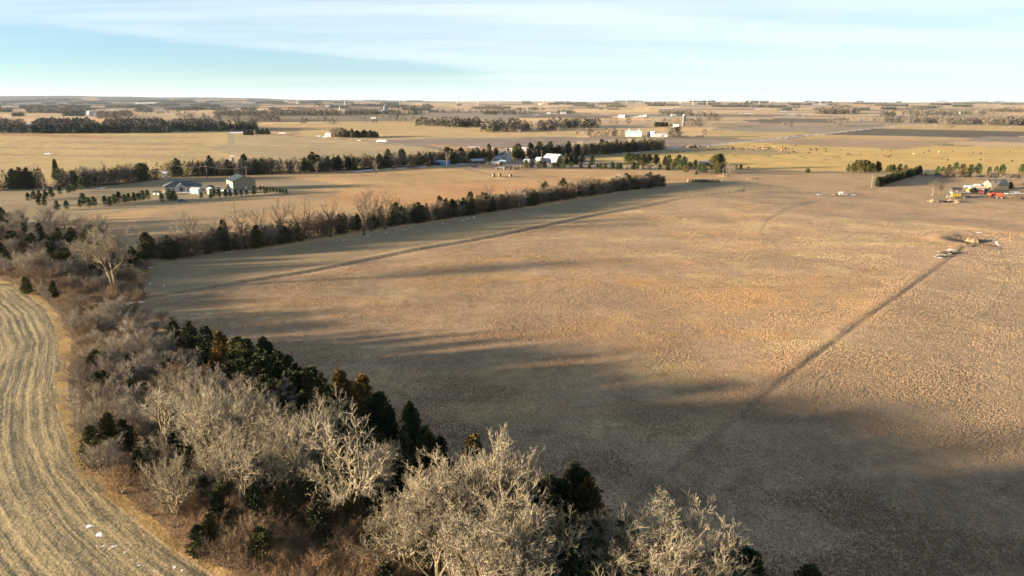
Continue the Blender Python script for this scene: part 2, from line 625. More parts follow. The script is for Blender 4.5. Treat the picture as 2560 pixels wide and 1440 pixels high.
def build_ground():
    fine = np.linspace(math.radians(-45), math.radians(45), 1020)
    rest = np.linspace(math.radians(45), math.radians(315), 72)[1:-1]
    phi = np.concatenate([fine, rest])
    dep = np.tan(np.linspace(math.radians(39.5), math.radians(0.14), 560))
    dep = np.concatenate([np.tan(np.radians(np.linspace(86, 40.5, 30))), dep])
    rad = np.concatenate([H / dep])
    rad = rad[rad < 20000]
    rad = np.concatenate([rad, [20000.0]])
    na, nr = len(phi), len(rad)
    R, P = np.meshgrid(rad, phi, indexing='ij')
    X = (R * np.sin(P)).ravel()
    Y = (R * np.cos(P)).ravel()
    X = np.concatenate([X, [0.0]])
    Y = np.concatenate([Y, [0.0]])
    Z = terrain(X, Y)
    # faces
    i = np.arange(nr - 1)[:, None] * na
    j = np.arange(na)[None, :]
    jn = (j + 1) % na
    q = np.stack([i + j, i + na + j, i + na + jn, i + jn], -1).reshape(-1, 4)
    cen = len(X) - 1
    tri = np.stack([np.full(na, cen), np.arange(na), (np.arange(na) + 1) % na], -1)
    me = bpy.data.meshes.new('ground')
    me.vertices.add(len(X))
    me.vertices.foreach_set('co', np.stack([X, Y, Z], -1).astype(np.float32).ravel())
    loops = np.concatenate([q.ravel(), tri.ravel()]).astype(np.int32)
    starts = np.concatenate([np.arange(len(q)) * 4, len(q) * 4 + np.arange(len(tri)) * 3]).astype(np.int32)
    me.loops.add(len(loops))
    me.loops.foreach_set('vertex_index', loops)
    me.polygons.add(len(starts))
    me.polygons.foreach_set('loop_start', starts)
    me.update(calc_edges=True)
    me.polygons.foreach_set('use_smooth', np.ones(len(starts), bool))

    # ---- colour of the soil and crops, field by field
    n = len(X)
    r = np.hypot(X, Y)
    C = np.empty((n, 3))
    snow = np.zeros(n)
    tall = np.zeros(n)
    B1 = fbm(X / 28, Y / 22, 41, 4)
    B2 = fbm(X / 9, Y / 7, 43, 3)
    B3 = fbm(X / 110, Y / 90, 47, 3)

    def setc(mask, rgb, f=1.0):
        C[mask] = C[mask] * (1 - f) + np.array(rgb) * f

    def mixc(w, rgb):
        C[:] = C * (1 - w[:, None]) + np.array(rgb)[None, :] * w[:, None]

    # far country: a patchwork of quarter sections
    a = math.radians(8)
    U = X * math.cos(a) + Y * math.sin(a)
    V = -X * math.sin(a) + Y * math.cos(a)
    U2 = U + 60 * (fbm(V / 900, U / 900, 61, 2) - 0.5)
    V2 = V + 120 * (fbm(U / 900, V / 900, 62, 2) - 0.5)
    ci = np.floor(U2 / 620)
    cj = np.floor(V2 / 370 + 0.5 * (_hash(ci, ci * 0, 5) > 0.5))
    hsh = _hash(ci, cj, 77)
    pal = np.array([(0.50, 0.35, 0.18), (0.46, 0.31, 0.16), (0.41, 0.29, 0.165), (0.32, 0.245, 0.18), (0.26, 0.20, 0.14),
                    (0.52, 0.36, 0.18), (0.38, 0.275, 0.17), (0.16, 0.13, 0.09), (0.45, 0.29, 0.15), (0.36, 0.265, 0.175)])
    pal *= 1.15
    C[:] = pal[np.clip((hsh * len(pal)).astype(int), 0, len(pal) - 1)]
    mixc(0.35 * sst(B3, 0.35, 0.7), (0.30, 0.22, 0.14))
    snow += np.where((r > 1300) & (_hash(ci, cj, 91) > 0.80), 0.62 * sst(fbm(X / 260, Y / 110, 66, 3), 0.52, 0.66), 0)
    # wooded country towards the left horizon
    azv = np.arctan2(X, Y)
    w = sst(r, 2600, 4200) * sst(azv, -0.05, -0.35) * sst(fbm(X / 420, Y / 520, 71, 3), 0.40, 0.52)
    w = np.maximum(w, sst(r, 9500, 11500) * sst(azv, 0.0, -0.22))
    mixc(0.9 * w, (0.055, 0.055, 0.045))
    w = sst(r, 3500, 6000) * sst(fbm(X / 500, Y / 900, 73, 3), 0.60, 0.68)
    mixc(0.8 * w, (0.085, 0.08, 0.06))
    # home pasture
    near = Y < 640
    setc(near, (0.34, 0.235, 0.135))

    def field(pts, rgb, var=0.0, alt=None, tl=0.25):
        P_ = fl(pts)
        m = inpoly(X, Y, P_)
        C[m] = rgb
        if alt is not None:
            w = (sst(B1, 0.36, 0.66) * var)[m][:, None]
            C[m] = C[m] * (1 - w) + np.array(alt) * w
        tall[m] = tl
        return m

    # meadow in front
    m = field([(-900, 700), (250, 760), (400, 737), (740, 684), (1000, 635), (1250, 590), (1500, 536), (1850, 480), (2190, 468),
               (2560, 520), (3600, 560), (3600, 1900), (-600, 2400)], (0.36, 0.248, 0.150), 0.5, (0.30, 0.21, 0.135), 1.0)
    # rust coloured bluestem and yellow patches
    w = sst(fbm(X / 22 + 5, Y / 12, 81, 3), 0.57, 0.72) * m
    mixc(0.30 * w, (0.40, 0.235, 0.095))
    w = sst(fbm(X / 14 + 9, Y / 9, 83, 3), 0.60, 0.74) * m
    mixc(0.5 * w, (0.43, 0.33, 0.17))
    w = sst(fbm(X / 18 + 3, Y / 10, 85, 3), 0.58, 0.74) * m
    mixc(0.40 * w, (0.21, 0.17, 0.10))
    px, py = flat(1900, 740)
    w = np.exp(-(((X - px) / 26) ** 2 + ((Y - py) / 15) ** 2)) * sst(B2, 0.3, 0.55)
    mixc(0.6 * np.clip(w * 1.3, 0, 1), (0.45, 0.275, 0.115))
    for (qx, qy, sx, sy) in ((1915, 840, 7, 3), (2240, 800, 9, 4), (1810, 1168, 1.2, 1.2), (1700, 1012, 1.8, 1.2), (2380, 815, 8, 3), (1560, 705, 16, 5), (1250, 700, 14, 4)):
        px, py = flat(qx, qy)
        w = np.exp(-(((X - px) / sx) ** 2 + ((Y - py) / sy) ** 2)) * sst(B2, 0.25, 0.55)
        mixc(0.75 * np.clip(w * 1.2, 0, 1), (0.44, 0.24, 0.085))
    # east of the ditch: greener, shorter grass
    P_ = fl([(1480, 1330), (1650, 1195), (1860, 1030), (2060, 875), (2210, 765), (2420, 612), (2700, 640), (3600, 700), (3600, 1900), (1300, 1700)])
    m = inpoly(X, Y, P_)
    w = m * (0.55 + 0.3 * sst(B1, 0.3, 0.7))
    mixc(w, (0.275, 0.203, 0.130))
    # mown strip between hedgerow and terrace
    m = field([(330, 675), (400, 737), (740, 683), (1000, 634), (1250, 589), (1500, 535), (1700, 497), (1850, 479), (1990, 470), (1830, 450), (1660, 462),
               (1200, 535), (900, 575), (600, 630), (330, 650)], (0.25, 0.195, 0.115), 0.5, (0.29, 0.21, 0.125), 0.45)
    # field between the two hedgerows
    field([(400, 650), (330, 560), (-500, 640), (-500, 470), (0, 468), (400, 445), (830, 430), (1190, 408), (1560, 420), (1850, 440), (1670, 466), (1200, 540), (700, 620)],
          (0.41, 0.275, 0.14), 0.5, (0.36, 0.225, 0.12), 0.4)
    m = field([(840, 470), (1200, 452), (1560, 436), (1840, 440), (1640, 455), (1300, 480), (1000, 520), (800, 520)], (0.42, 0.265, 0.13), 0.6, (0.40, 0.215, 0.10), 0.5)
    field([(-500, 470), (0, 472), (400, 447), (700, 440), (850, 458), (720, 482), (450, 512), (200, 545), (-500, 650)], (0.275, 0.215, 0.13), 0.4, (0.33, 0.25, 0.14), 0.25)
    field([(330, 560), (430, 515), (700, 484), (860, 476), (800, 500), (560, 560), (420, 600)], (0.30, 0.22, 0.13), 0.6, (0.38, 0.26, 0.14), 0.3)
    field([(1190, 410), (1330, 402), (1500, 402), (1560, 412), (1540, 421), (1180, 424), (1090, 421)], (0.27, 0.215, 0.16), 0.5, (0.20, 0.165, 0.13), 0.2)
    # beyond the second hedgerow, left
    field([(-500, 330), (0, 331), (570, 329), (577, 362), (505, 366), (580, 388), (545, 410), (400, 440), (0, 464), (-500, 466)], (0.43, 0.32, 0.15), 0.5, (0.36, 0.265, 0.135), 0.2)
    for k, (y0, y1) in enumerate(((336, 341), (352, 356), (367, 370), (384, 389))):
        field([(0, y0), (430, y0 + 4), (540, y0 + 9), (400, y1 + 8), (0, y1)], (0.34, 0.25 - 0.01 * k, 0.13), 0.6, (0.42, 0.31, 0.15), 0.2)
    field([(0, 333), (180, 336), (360, 343), (250, 345), (0, 338)], (0.34, 0.19, 0.10), 0.5, (0.40, 0.28, 0.14), 0.2)
    field([(577, 332), (700, 336), (980, 357), (1180, 386), (1100, 400), (830, 425), (560, 425), (545, 410), (580, 388), (505, 366), (577, 362)], (0.38, 0.29, 0.165), 0.5, (0.33, 0.25, 0.14), 0.2)
    field([(505, 366), (577, 362), (830, 372), (1000, 385), (700, 395), (580, 388)], (0.335, 0.26, 0.15), 0.4, (0.30, 0.23, 0.14), 0.2)
    # golden stubble round the grove
    field([(600, 325), (640, 310), (900, 303), (1040, 303), (1200, 320), (1420, 330), (1560, 337), (1440, 342), (1100, 346), (950, 348), (780, 344), (640, 334)], (0.44, 0.315, 0.155), 0.5, (0.40, 0.28, 0.145), 0.15)
    field([(640, 322), (760, 318), (830, 319), (700, 324)], (0.34, 0.19, 0.10), 0.4, (0.42, 0.29, 0.15), 0.15)
    field([(640, 324), (760, 327), (740, 331), (640, 329)], (0.25, 0.20, 0.12), 0.4, (0.30, 0.24, 0.14), 0.15)
    # grey harvested bean field
    field([(945, 349), (1100, 346), (1440, 342), (1560, 345), (1690, 347), (1890, 351), (1800, 361), (1660, 373), (1500, 372), (1330, 392), (1180, 386), (1000, 359)], (0.245, 0.195, 0.155), 0.5, (0.21, 0.165, 0.13), 0.15)
    field([(1060, 360), (1330, 378), (1320, 396), (1180, 388)], (0.40, 0.25, 0.14), 0.5, (0.34, 0.22, 0.13), 0.15)
    # cattle pasture on maize stalks, golden
    field([(1640, 377), (1830, 359), (1940, 348), (2560, 371), (3100, 385), (3100, 470), (2560, 444), (2120, 429), (1850, 422), (1480, 404), (1500, 392)], (0.48, 0.335, 0.125), 0.4, (0.44, 0.29, 0.105), 0.2)
    field([(1640, 376), (1900, 370), (2020, 382), (1900, 388), (1640, 386), (1500, 392)], (0.29, 0.225, 0.115), 0.5, (0.35, 0.26, 0.12), 0.2)
    field([(1850, 356), (1950, 347), (2120, 341), (2420, 350), (2320, 366), (2250, 373)], (0.31, 0.225, 0.14), 0.4, (0.34, 0.25, 0.16), 0.15)
    field([(1970, 348), (2050, 337), (2440, 348), (2390, 353), (2100, 346)], (0.43, 0.285, 0.13), 0.4, (0.40, 0.27, 0.13), 0.15)
    field([(2060, 336), (2180, 321), (2560, 330), (3000, 338), (3000, 352), (2560, 341), (2470, 341), (2440, 346)], (0.125, 0.105, 0.075), 0.5, (0.10, 0.085, 0.06), 0.15)
    field([(2470, 341), (2560, 342), (3000, 353), (3000, 372), (2560, 357), (2400, 353)], (0.25, 0.205, 0.155), 0.4, (0.22, 0.18, 0.14), 0.15)
    field([(2180, 320), (2250, 311), (2560, 316), (3000, 322), (3000, 336), (2560, 329)], (0.43, 0.31, 0.145), 0.4, (0.38, 0.27, 0.13), 0.15)
    field([(1800, 317), (2080, 316), (2240, 311), (2060, 333), (1960, 341), (1760, 330)], (0.27, 0.225, 0.16), 0.4, (0.24, 0.20, 0.14), 0.15)
    field([(1770, 326), (2040, 331), (1960, 343), (1900, 348), (1760, 343)], (0.43, 0.31, 0.145), 0.4, (0.37, 0.26, 0.13), 0.15)
    field([(1850, 302), (1960, 296), (2130, 297), (2080, 308), (1900, 307)], (0.14, 0.12, 0.09), 0.4, (0.12, 0.10, 0.08), 0.15)
    field([(1300, 287), (1380, 285), (1520, 290), (1540, 296), (1400, 296), (1290, 296)], (0.16, 0.13, 0.10), 0.4, (0.19, 0.15, 0.11), 0.15)
    field([(1060, 283), (1210, 281), (1300, 287), (1290, 300), (1000, 297)], (0.26, 0.21, 0.16), 0.4, (0.23, 0.18, 0.13), 0.15)
    # foreground corn stubble and the litter under the wood
    d, s, along = seg_dist(X, Y, STUB_EDGE)
    sd = -d * s          # + = wood side
    loc = (Y < 330) & (Y > -60) & (X < 60) & (X > -330)
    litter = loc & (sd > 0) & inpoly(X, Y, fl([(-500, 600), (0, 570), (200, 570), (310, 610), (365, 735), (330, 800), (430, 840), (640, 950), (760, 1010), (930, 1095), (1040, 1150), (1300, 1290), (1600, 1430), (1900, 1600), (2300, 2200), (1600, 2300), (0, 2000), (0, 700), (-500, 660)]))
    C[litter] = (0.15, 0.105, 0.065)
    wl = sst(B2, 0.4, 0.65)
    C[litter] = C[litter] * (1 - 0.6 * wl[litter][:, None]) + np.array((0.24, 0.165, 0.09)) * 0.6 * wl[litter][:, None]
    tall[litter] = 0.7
    stubm = np.where((sd < 0) & (Y < 420) & (X < 60), 1.0, 0.0)
    stubm *= sst(sd, -0.2, -1.6)
    m = (sd < 0.5) & (sd > -1.5 - 2.2 * (B1 - 0.5)) & loc
    C[m] = np.array((0.35, 0.24, 0.105)) * (0.55 + 0.8 * B2[m][:, None])
    stubm = np.where(m, stubm * (B2 > 0.5), stubm)

    # ---- tracks and roads
    def road(pts, w, rgb, f=1.0, sn=0.0, wob=0.0):
        d_, s_, a_ = seg_dist(X, Y, fl(pts))
        d_ = d_ + wob * (fbm(X / 6, Y / 6, 31, 2) - 0.5)
        wgt = f * (1 - sst(d_, w * 0.35, w * 0.65))
        mixc(wgt, rgb)
        stubm[:] *= (1 - wgt)
        if sn:
            snow[:] = np.maximum(snow, sn * (d_ < w * 0.7) * sst(fbm(X / 12, Y / 10, 33, 2), 0.4, 0.6))

    road([(1560, 384), (1660, 373), (1830, 358), (1960, 345), (2100, 330), (2300, 309), (2380, 302), (2480, 294)], 9, (0.36, 0.35, 0.34), 0.85, 0.5)
    road([(400, 315), (620, 329), (780, 344), (900, 351), (1060, 368), (1180, 386), (1330, 401)], 9, (0.20, 0.165, 0.13), 0.9)
    road([(1480, 404), (1800, 424), (1930, 425), (2120, 431), (2560, 446), (3000, 460)], 7, (0.17, 0.15, 0.13), 0.95)
    road([(418, 425), (412, 442), (445, 455), (510, 466), (560, 474), (600, 484)], 4.5, (0.17, 0.165, 0.16), 0.9, 0.75, 1)
    road([(1150, 421), (1195, 429), (1240, 441), (1330, 447), (1440, 446)], 3.0, (0.19, 0.14, 0.09), 0.8, 0, 1)
    road([(575, 330), (578, 362)], 8, (0.27, 0.24, 0.16), 0.8)
    road([(545, 411), (575, 398), (580, 389)], 3, (0.48, 0.42, 0.32), 0.7, 0.6)
    road([(505, 366), (440, 352)], 3, (0.26, 0.18, 0.10), 0.7)
    road([(-200, 352), (130, 364), (260, 379), (420, 390), (540, 402)], 3, (0.30, 0.215, 0.115), 0.7)
    road([(2330, 425), (2300, 440), (2260, 458), (2190, 470), (2130, 483), (2050, 502), (1975, 524), (1920, 549)], 2.4, (0.23, 0.175, 0.115), 0.55, 0, 1)
    road([(1920, 549), (1900, 580), (1950, 620)], 0.8, (0.20, 0.15, 0.10), 0.6)
    road([(2060, 497), (2000, 515), (1950, 527)], 0.9, (0.22, 0.17, 0.11), 0.7)
    road([(2060, 535), (2200, 553), (2330, 570), (2420, 580), (2500, 602)], 1.5, (0.24, 0.185, 0.125), 0.7, 0.3, 1)
    road([(2500, 602), (2505, 640), (2525, 680), (2560, 712), (2620, 740)], 1.0, (0.17, 0.13, 0.09), 0.7, 0.0, 1)
    road([(2525, 680), (2500, 740), (2460, 790)], 0.8, (0.18, 0.14, 0.09), 0.6)
    road([(1480, 1330), (1560, 1268), (1650, 1195), (1860, 1030), (2060, 875), (2210, 765), (2330, 680), (2420, 612)], 1.0, (0.18, 0.13, 0.092), 0.5, 0, 1.2)  # brown ditch strip, with its shade put into the colour as well
    road([(300, 757), (400, 737), (740, 684), (1000, 635), (1250, 590), (1500, 536), (1700, 499), (1850, 480)], 1.5, (0.17, 0.13, 0.085), 0.7, 0, 1)  # shaded near side of the terrace berm, put into the colour
    road([(400, 733), (740, 679), (1000, 630), (1250, 585), (1500, 531), (1700, 494)], 1.6, (0.42, 0.29, 0.15), 0.5, 0, 1)  # sunlit far side of the berm, painted as a lighter strip
    road([(1850, 480), (2000, 482), (2190, 472)], 2.2, (0.21, 0.175, 0.11), 0.6)
    road([(-200, 560), (150, 530), (250, 520), (450, 510), (720, 482), (850, 470)], 3, (0.24, 0.19, 0.11), 0.6)
    road([(2190, 480), (2350, 498), (2560, 507)], 2.5, (0.27, 0.215, 0.13), 0.5, 0, 2)
    # arcs of the old pivot wheels
    for k, (ax, ay) in enumerate(((1668, 387), (1748, 388), (1832, 389), (1915, 390), (2000, 391), (2090, 392))):
        road([(ax + 40 + 8 * k, ay - 6), (ax + 12, ay - 3), (ax, ay), (ax + 14, ay + 4), (ax + 50 + 8 * k, ay + 9)], 2.4, (0.25, 0.18, 0.08), 0.8)
    for k, (ax, ay) in enumerate(((1812, 364), (1862, 363), (1912, 363), (1985, 364))):
        road([(ax + 30, ay - 4), (ax + 6, ay - 2), (ax, ay), (ax + 8, ay + 3)], 2.4, (0.25, 0.18, 0.08), 0.7)
    road([(2000, 391), (2200, 388), (2400, 399), (2560, 405)], 2.5, (0.30, 0.21, 0.09), 0.6)
    for (y0, y1) in ((465, 462), (470, 475)):
        road([(840, y0 + 8), (1000, y0 - 6), (1230, y0 - 18), (1500, y1 - 26)], 2.2, (0.26, 0.175, 0.095), 0.6, 0, 2)

    # ---- old snow that the drifts left behind
    def drift(pts, w, thr=0.45, sc=3.0):
        d_, s_, a_ = seg_dist(X, Y, fl(pts))
        k = (1 - sst(d_, w * 0.4, w)) * sst(fbm(X / sc, Y / sc, 37, 3), thr - 0.1, thr + 0.12)
        snow[:] = np.maximum(snow, 0.95 * k)

    drift([(262, 769), (300, 762), (345, 753)], 2.2, 0.28, 3)
    drift([(365, 672), (380, 700), (430, 712)], 4, 0.66, 0.9)
    drift([(790, 612), (860, 600), (1010, 576), (1150, 553), (1290, 522)], 3.0, 0.70, 1.1)
    drift([(995, 577), (1025, 574)], 2.0, 0.52, 1.0)
    drift([(890, 427), (950, 423), (1050, 418), (1100, 414), (1190, 408), (1240, 404)], 4.5, 0.30, 8)
    drift([(1190, 409), (1250, 403), (1330, 405)], 6.0, 0.42, 8)
    drift([(1320, 412), (1400, 408)], 4.0, 0.40, 8)
    drift([(1180, 368), (1330, 375)], 8.0, 0.45, 20)
    drift([(1300, 365), (1560, 358)], 6.0, 0.55, 20)
    drift([(545, 331), (640, 332)], 9.0, 0.25, 12)
    drift([(240, 469), (270, 467)], 1.5, 0.3, 3)
    drift([(430, 479), (455, 480), (490, 478)], 1.5, 0.25, 3)
    drift([(2040, 486), (2140, 486)], 3.0, 0.52, 2.4)
    drift([(2430, 582), (2455, 585)], 0.8, 0.35, 2)
    drift([(2470, 594), (2490, 603), (2504, 618)], 0.55, 0.36, 1.5)
    drift([(2340, 645), (2385, 626)], 2.4, 0.52, 1.6)
    drift([(2445, 612), (2460, 609)], 0.8, 0.4, 1)
    drift([(1570, 474), (1605, 473)], 1.5, 0.45, 3)
    drift([(795, 340), (815, 343)], 4, 0.3, 8)
    drift([(2310, 428), (2330, 425)], 1.5, 0.4, 2)
    drift([(1820, 412), (1850, 412)], 2.0, 0.4, 4)
    drift([(225, 1320), (245, 1345)], 0.8, 0.60, 0.5)
    drift([(260, 1360), (300, 1400), (360, 1440), (480, 1435)], 1.6, 0.72, 0.5)
    drift([(110, 382), (120, 384)], 4.0, 0.3, 8)
    for (x0, y0, x1, y1) in ((1720, 283, 1900, 284), (1880, 272, 1990, 280), (1500, 276, 1640, 278), (690, 262, 760, 260), (470, 282, 520, 282), (960, 262, 1020, 266), (2030, 283, 2045, 278), (1340, 287, 1420, 282)):
        q0, q1 = G(x0, y0), G(x1, y1)
        d_, s_, a_ = seg_dist(X, Y, [q0, q1])
        snow[:] = np.maximum(snow, 0.8 * (1 - sst(d_, 10, 28)) * sst(fbm(X / 50, Y / 40, 39, 2), 0.42, 0.6))

    # damp hollow with turned earth
    px, py = flat(2442, 601)
    w = np.exp(-(((X - px) / 8) ** 2 + ((Y - py) / 6) ** 2))
    mixc(np.clip(1.2 * w, 0, 0.85), (0.14, 0.105, 0.07))
    px, py = flat(2460, 497)
    w = np.exp(-(((X - px) / 26) ** 2 + ((Y - py) / 9) ** 2))
    mixc(np.clip(1.1 * w, 0, 0.7), (0.19, 0.155, 0.11))
    C[:] *= (0.9 + 0.2 * B2)[:, None]
    C[:] *= (0.90 + 0.2 * fbm(X / 60, Y / 25, 53, 3))[:, None]

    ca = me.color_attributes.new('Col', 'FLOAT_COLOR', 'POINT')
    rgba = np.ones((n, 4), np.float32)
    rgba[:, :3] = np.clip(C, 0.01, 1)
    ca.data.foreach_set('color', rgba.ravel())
    for nm, arr in (('snow', snow), ('stub', stubm), ('rowd', sd), ('along', along), ('tall', tall)):
        at = me.attributes.new(nm, 'FLOAT', 'POINT')
        at.data.foreach_set('value', np.asarray(arr, np.float32))
    me.materials.append(MATS['ground'])
    o = bpy.data.objects.new('ground', me)
    COL.objects.link(o)
    o['kind'] = 'structure'
    return o


build_ground()

# ------------------------------------------------------------------ plants
class Plant:
    """wood (thick tubes) and crown (thin twigs or foliage) of one plant"""

    def __init__(self, seed):
        self.r = random.Random(seed)
        self.wood, self.twig = MB(), MB()

    def rv(self):
        r = self.r
        while True:
            v = Vector((r.uniform(-1, 1), r.uniform(-1, 1), r.uniform(-1, 1)))
            if 0.05 < v.length < 1:
                return v.normalized()

    def path(self, p, d, length, r0, r1, nseg, wander, lift, mb, sides):
        pts = [p.copy()]
        dirs = [d.copy()]
        st = length / nseg
        for i in range(nseg):
            d = (d + self.rv() * wander + Vector((0, 0, lift))).normalized()
            p = p + d * st
            pts.append(p.copy())
            dirs.append(d.copy())
        for i in range(nseg):
            ra = r0 + (r1 - r0) * i / nseg
            rb = r0 + (r1 - r0) * (i + 1) / nseg
            if sides == 1:
                a = (pts[i + 1] - pts[i])
                w = a.cross(self.rv()).normalized() * ra
                mb.add([pts[i] - w, pts[i] + w, pts[i + 1]] if i == nseg - 1 else [pts[i] - w, pts[i] + w, pts[i + 1] + w * (rb / ra), pts[i + 1] - w * (rb / ra)],
                       [(0, 1, 2)] if i == nseg - 1 else [(0, 1, 2, 3)])
            else:
                mb.tube(pts[i], pts[i + 1], ra, rb, sides, caps=False)
        return pts, dirs

    def branch(self, p, d, length, rad, level, spec):
        S = spec[level]
        r = self.r
        sides = S.get('sides', 3)
        mb = self.wood if S.get('wood', False) else self.twig
        pts, dirs = self.path(p, d, length, rad, rad * S.get('taper', 0.35), S['seg'], S['wander'], S['lift'], mb, sides)
        if level + 1 >= len(spec):
            return
        C = spec[level + 1]
        n = max(1, int(round(S['kids'] * r.uniform(0.75, 1.25))))
        ph = r.uniform(0, 6.28)
        for k in range(n):
            t = S['from'] + (1 - S['from']) * ((k + r.random()) / n) ** S.get('bias', 0.8)
            i = min(int(t * S['seg']), S['seg'] - 1)
            f = t * S['seg'] - i
            q = pts[i].lerp(pts[i + 1], f)
            dd = dirs[i + 1]
            a = dd.orthogonal().normalized()
            b = dd.cross(a)
            ph += 2.4 + r.uniform(-0.5, 0.5)
            ang = math.radians(C['angle'] * r.uniform(0.65, 1.3))
            nd = dd * math.cos(ang) + (a * math.cos(ph) + b * math.sin(ph)) * math.sin(ang)
            nd = (nd + Vector((0, 0, C.get('up', 0.15)))).normalized()
            ln = length * C['len'] * r.uniform(0.65, 1.25) * (1.15 - 0.5 * t)
            rr = min(rad * (1 - 0.6 * t) * 0.75, C['rad'] * r.uniform(0.7, 1.2))
            self.branch(q, nd, ln, rr, level + 1, spec)

    def finish(self):
        zmax = max(v[2] for v in self.twig.v)
        return zmax


def mesh_from(mb, name, mat, smooth=False):
    me = bpy.data.meshes.new(name)
    me.from_pydata(mb.v, [], mb.f)
    me.materials.append(MATS[mat])
    me.update()
    return me


SPEC = {
    # broad old cottonwood or elm, fine dense outer twigs
    'big': [dict(seg=5, wander=0.12, lift=0.05, kids=8, wood=True, sides=7, taper=0.4, **{'from': 0.25}),
            dict(seg=6, wander=0.20, lift=0.05, kids=9, wood=True, sides=5, angle=46, up=0.22, len=0.80, rad=0.145, taper=0.3, **{'from': 0.18}),
            dict(seg=4, wander=0.28, lift=0.05, kids=8, wood=True, sides=3, angle=48, up=0.12, len=0.46, rad=0.055, taper=0.35, **{'from': 0.15}),
            dict(seg=3, wander=0.30, lift=0.06, kids=7, sides=3, angle=46, up=0.15, len=0.46, rad=0.030, taper=0.45, **{'from': 0.12}),
            dict(seg=2, wander=0.34, lift=0.05, kids=1, sides=1, angle=40, up=0.12, len=0.52, rad=0.021, taper=0.6, **{'from': 0.2})],
    # the gaunt half-dead trees of the middle hedgerow
    'sparse': [dict(seg=5, wander=0.12, lift=0.08, kids=5, wood=True, sides=6, taper=0.5, **{'from': 0.30}),
               dict(seg=7, wander=0.24, lift=0.10, kids=5, wood=True, sides=5, angle=36, up=0.30, len=0.85, rad=0.20, taper=0.28, **{'from': 0.3}),
               dict(seg=5, wander=0.30, lift=0.08, kids=5, wood=True, sides=4, angle=44, up=0.10, len=0.42, rad=0.085, taper=0.35, **{'from': 0.25}),
               dict(seg=4, wander=0.30, lift=0.05, kids=4, sides=3, angle=44, up=0.08, len=0.45, rad=0.038, taper=0.4, **{'from': 0.2}),
               dict(seg=2, wander=0.30, lift=0.03, kids=1, sides=1, angle=42, up=0.05, len=0.5, rad=0.018, taper=0.6, **{'from': 0.2})],
    # young hackberry and mulberry, brushy
    'fuzzy': [dict(seg=4, wander=0.10, lift=0.05, kids=10, wood=True, sides=5, taper=0.3, **{'from': 0.08}),
              dict(seg=4, wander=0.18, lift=0.07, kids=10, wood=True, sides=3, angle=44, up=0.2, len=0.62, rad=0.06, taper=0.3, **{'from': 0.12}),
              dict(seg=2, wander=0.22, lift=0.06, kids=9, sides=3, angle=42, up=0.15, len=0.42, rad=0.024, taper=0.4, **{'from': 0.1}),
              dict(seg=2, wander=0.26, lift=0.05, kids=5, sides=1, angle=40, up=0.12, len=0.52, rad=0.018, taper=0.5, **{'from': 0.1}),
              dict(seg=1, wander=0.25, lift=0.04, kids=1, sides=1, angle=38, up=0.1, len=0.65, rad=0.013, taper=0.6, **{'from': 0.2})],
    # plum and dogwood thicket stems
    'shrub': [dict(seg=3, wander=0.18, lift=0.08, kids=9, wood=True, sides=4, taper=0.3, **{'from': 0.15}),
              dict(seg=3, wander=0.22, lift=0.08, kids=8, sides=3, angle=40, up=0.15, len=0.52, rad=0.020, taper=0.4, **{'from': 0.1}),
              dict(seg=2, wander=0.26, lift=0.06, kids=5, sides=1, angle=40, up=0.15, len=0.52, rad=0.015, taper=0.5, **{'from': 0.1}),
              dict(seg=1, wander=0.26, lift=0.05, kids=1, sides=1, angle=38, up=0.1, len=0.65, rad=0.011, taper=0.6, **{'from': 0.2})],
}


def make_bare(kind, seed):
    P = Plant(seed)
    r = P.r
    sp = SPEC[kind]
    if kind in ('big', 'sparse'):
        lean = Vector((r.uniform(-.12, .12), r.uniform(-.12, .12), 1)).normalized()
        nst = 1 if r.random() < 0.6 else 2
        for k in range(nst):
            d = (lean + Vector((r.uniform(-.35, .35), r.uniform(-.35, .35), 0)) * (nst - 1)).normalized()
            P.branch(Vector((k * 0.3, 0, -0.2)), d, 9.0, 0.40 if nst == 1 else 0.30, 0, sp)
    elif kind == 'fuzzy':
        for k in range(3):
            a = r.uniform(0, 6.28)
            d = Vector((math.cos(a) * 0.30, math.sin(a) * 0.30, 1)).normalized()
            P.branch(Vector((math.cos(a) * .25, math.sin(a) * .25, -0.15)), d, 5.6 * r.uniform(0.8, 1.1), 0.12, 0, sp)
    else:
        for k in range(11):
            a = r.uniform(0, 6.28)
            rr = r.uniform(0.1, 1.0)
            d = Vector((math.cos(a) * 0.95 * rr, math.sin(a) * 0.95 * rr, 1)).normalized()
            P.branch(Vector((math.cos(a) * rr * 0.12, math.sin(a) * rr * 0.12, -0.1)), d, 2.9 * r.uniform(0.75, 1.1), 0.035, 0, sp)
    zm = P.finish()
    return mesh_from(P.wood, 'trunk', 'bark_grey'), mesh_from(P.twig, 'crown', 'twig_grey'), zm


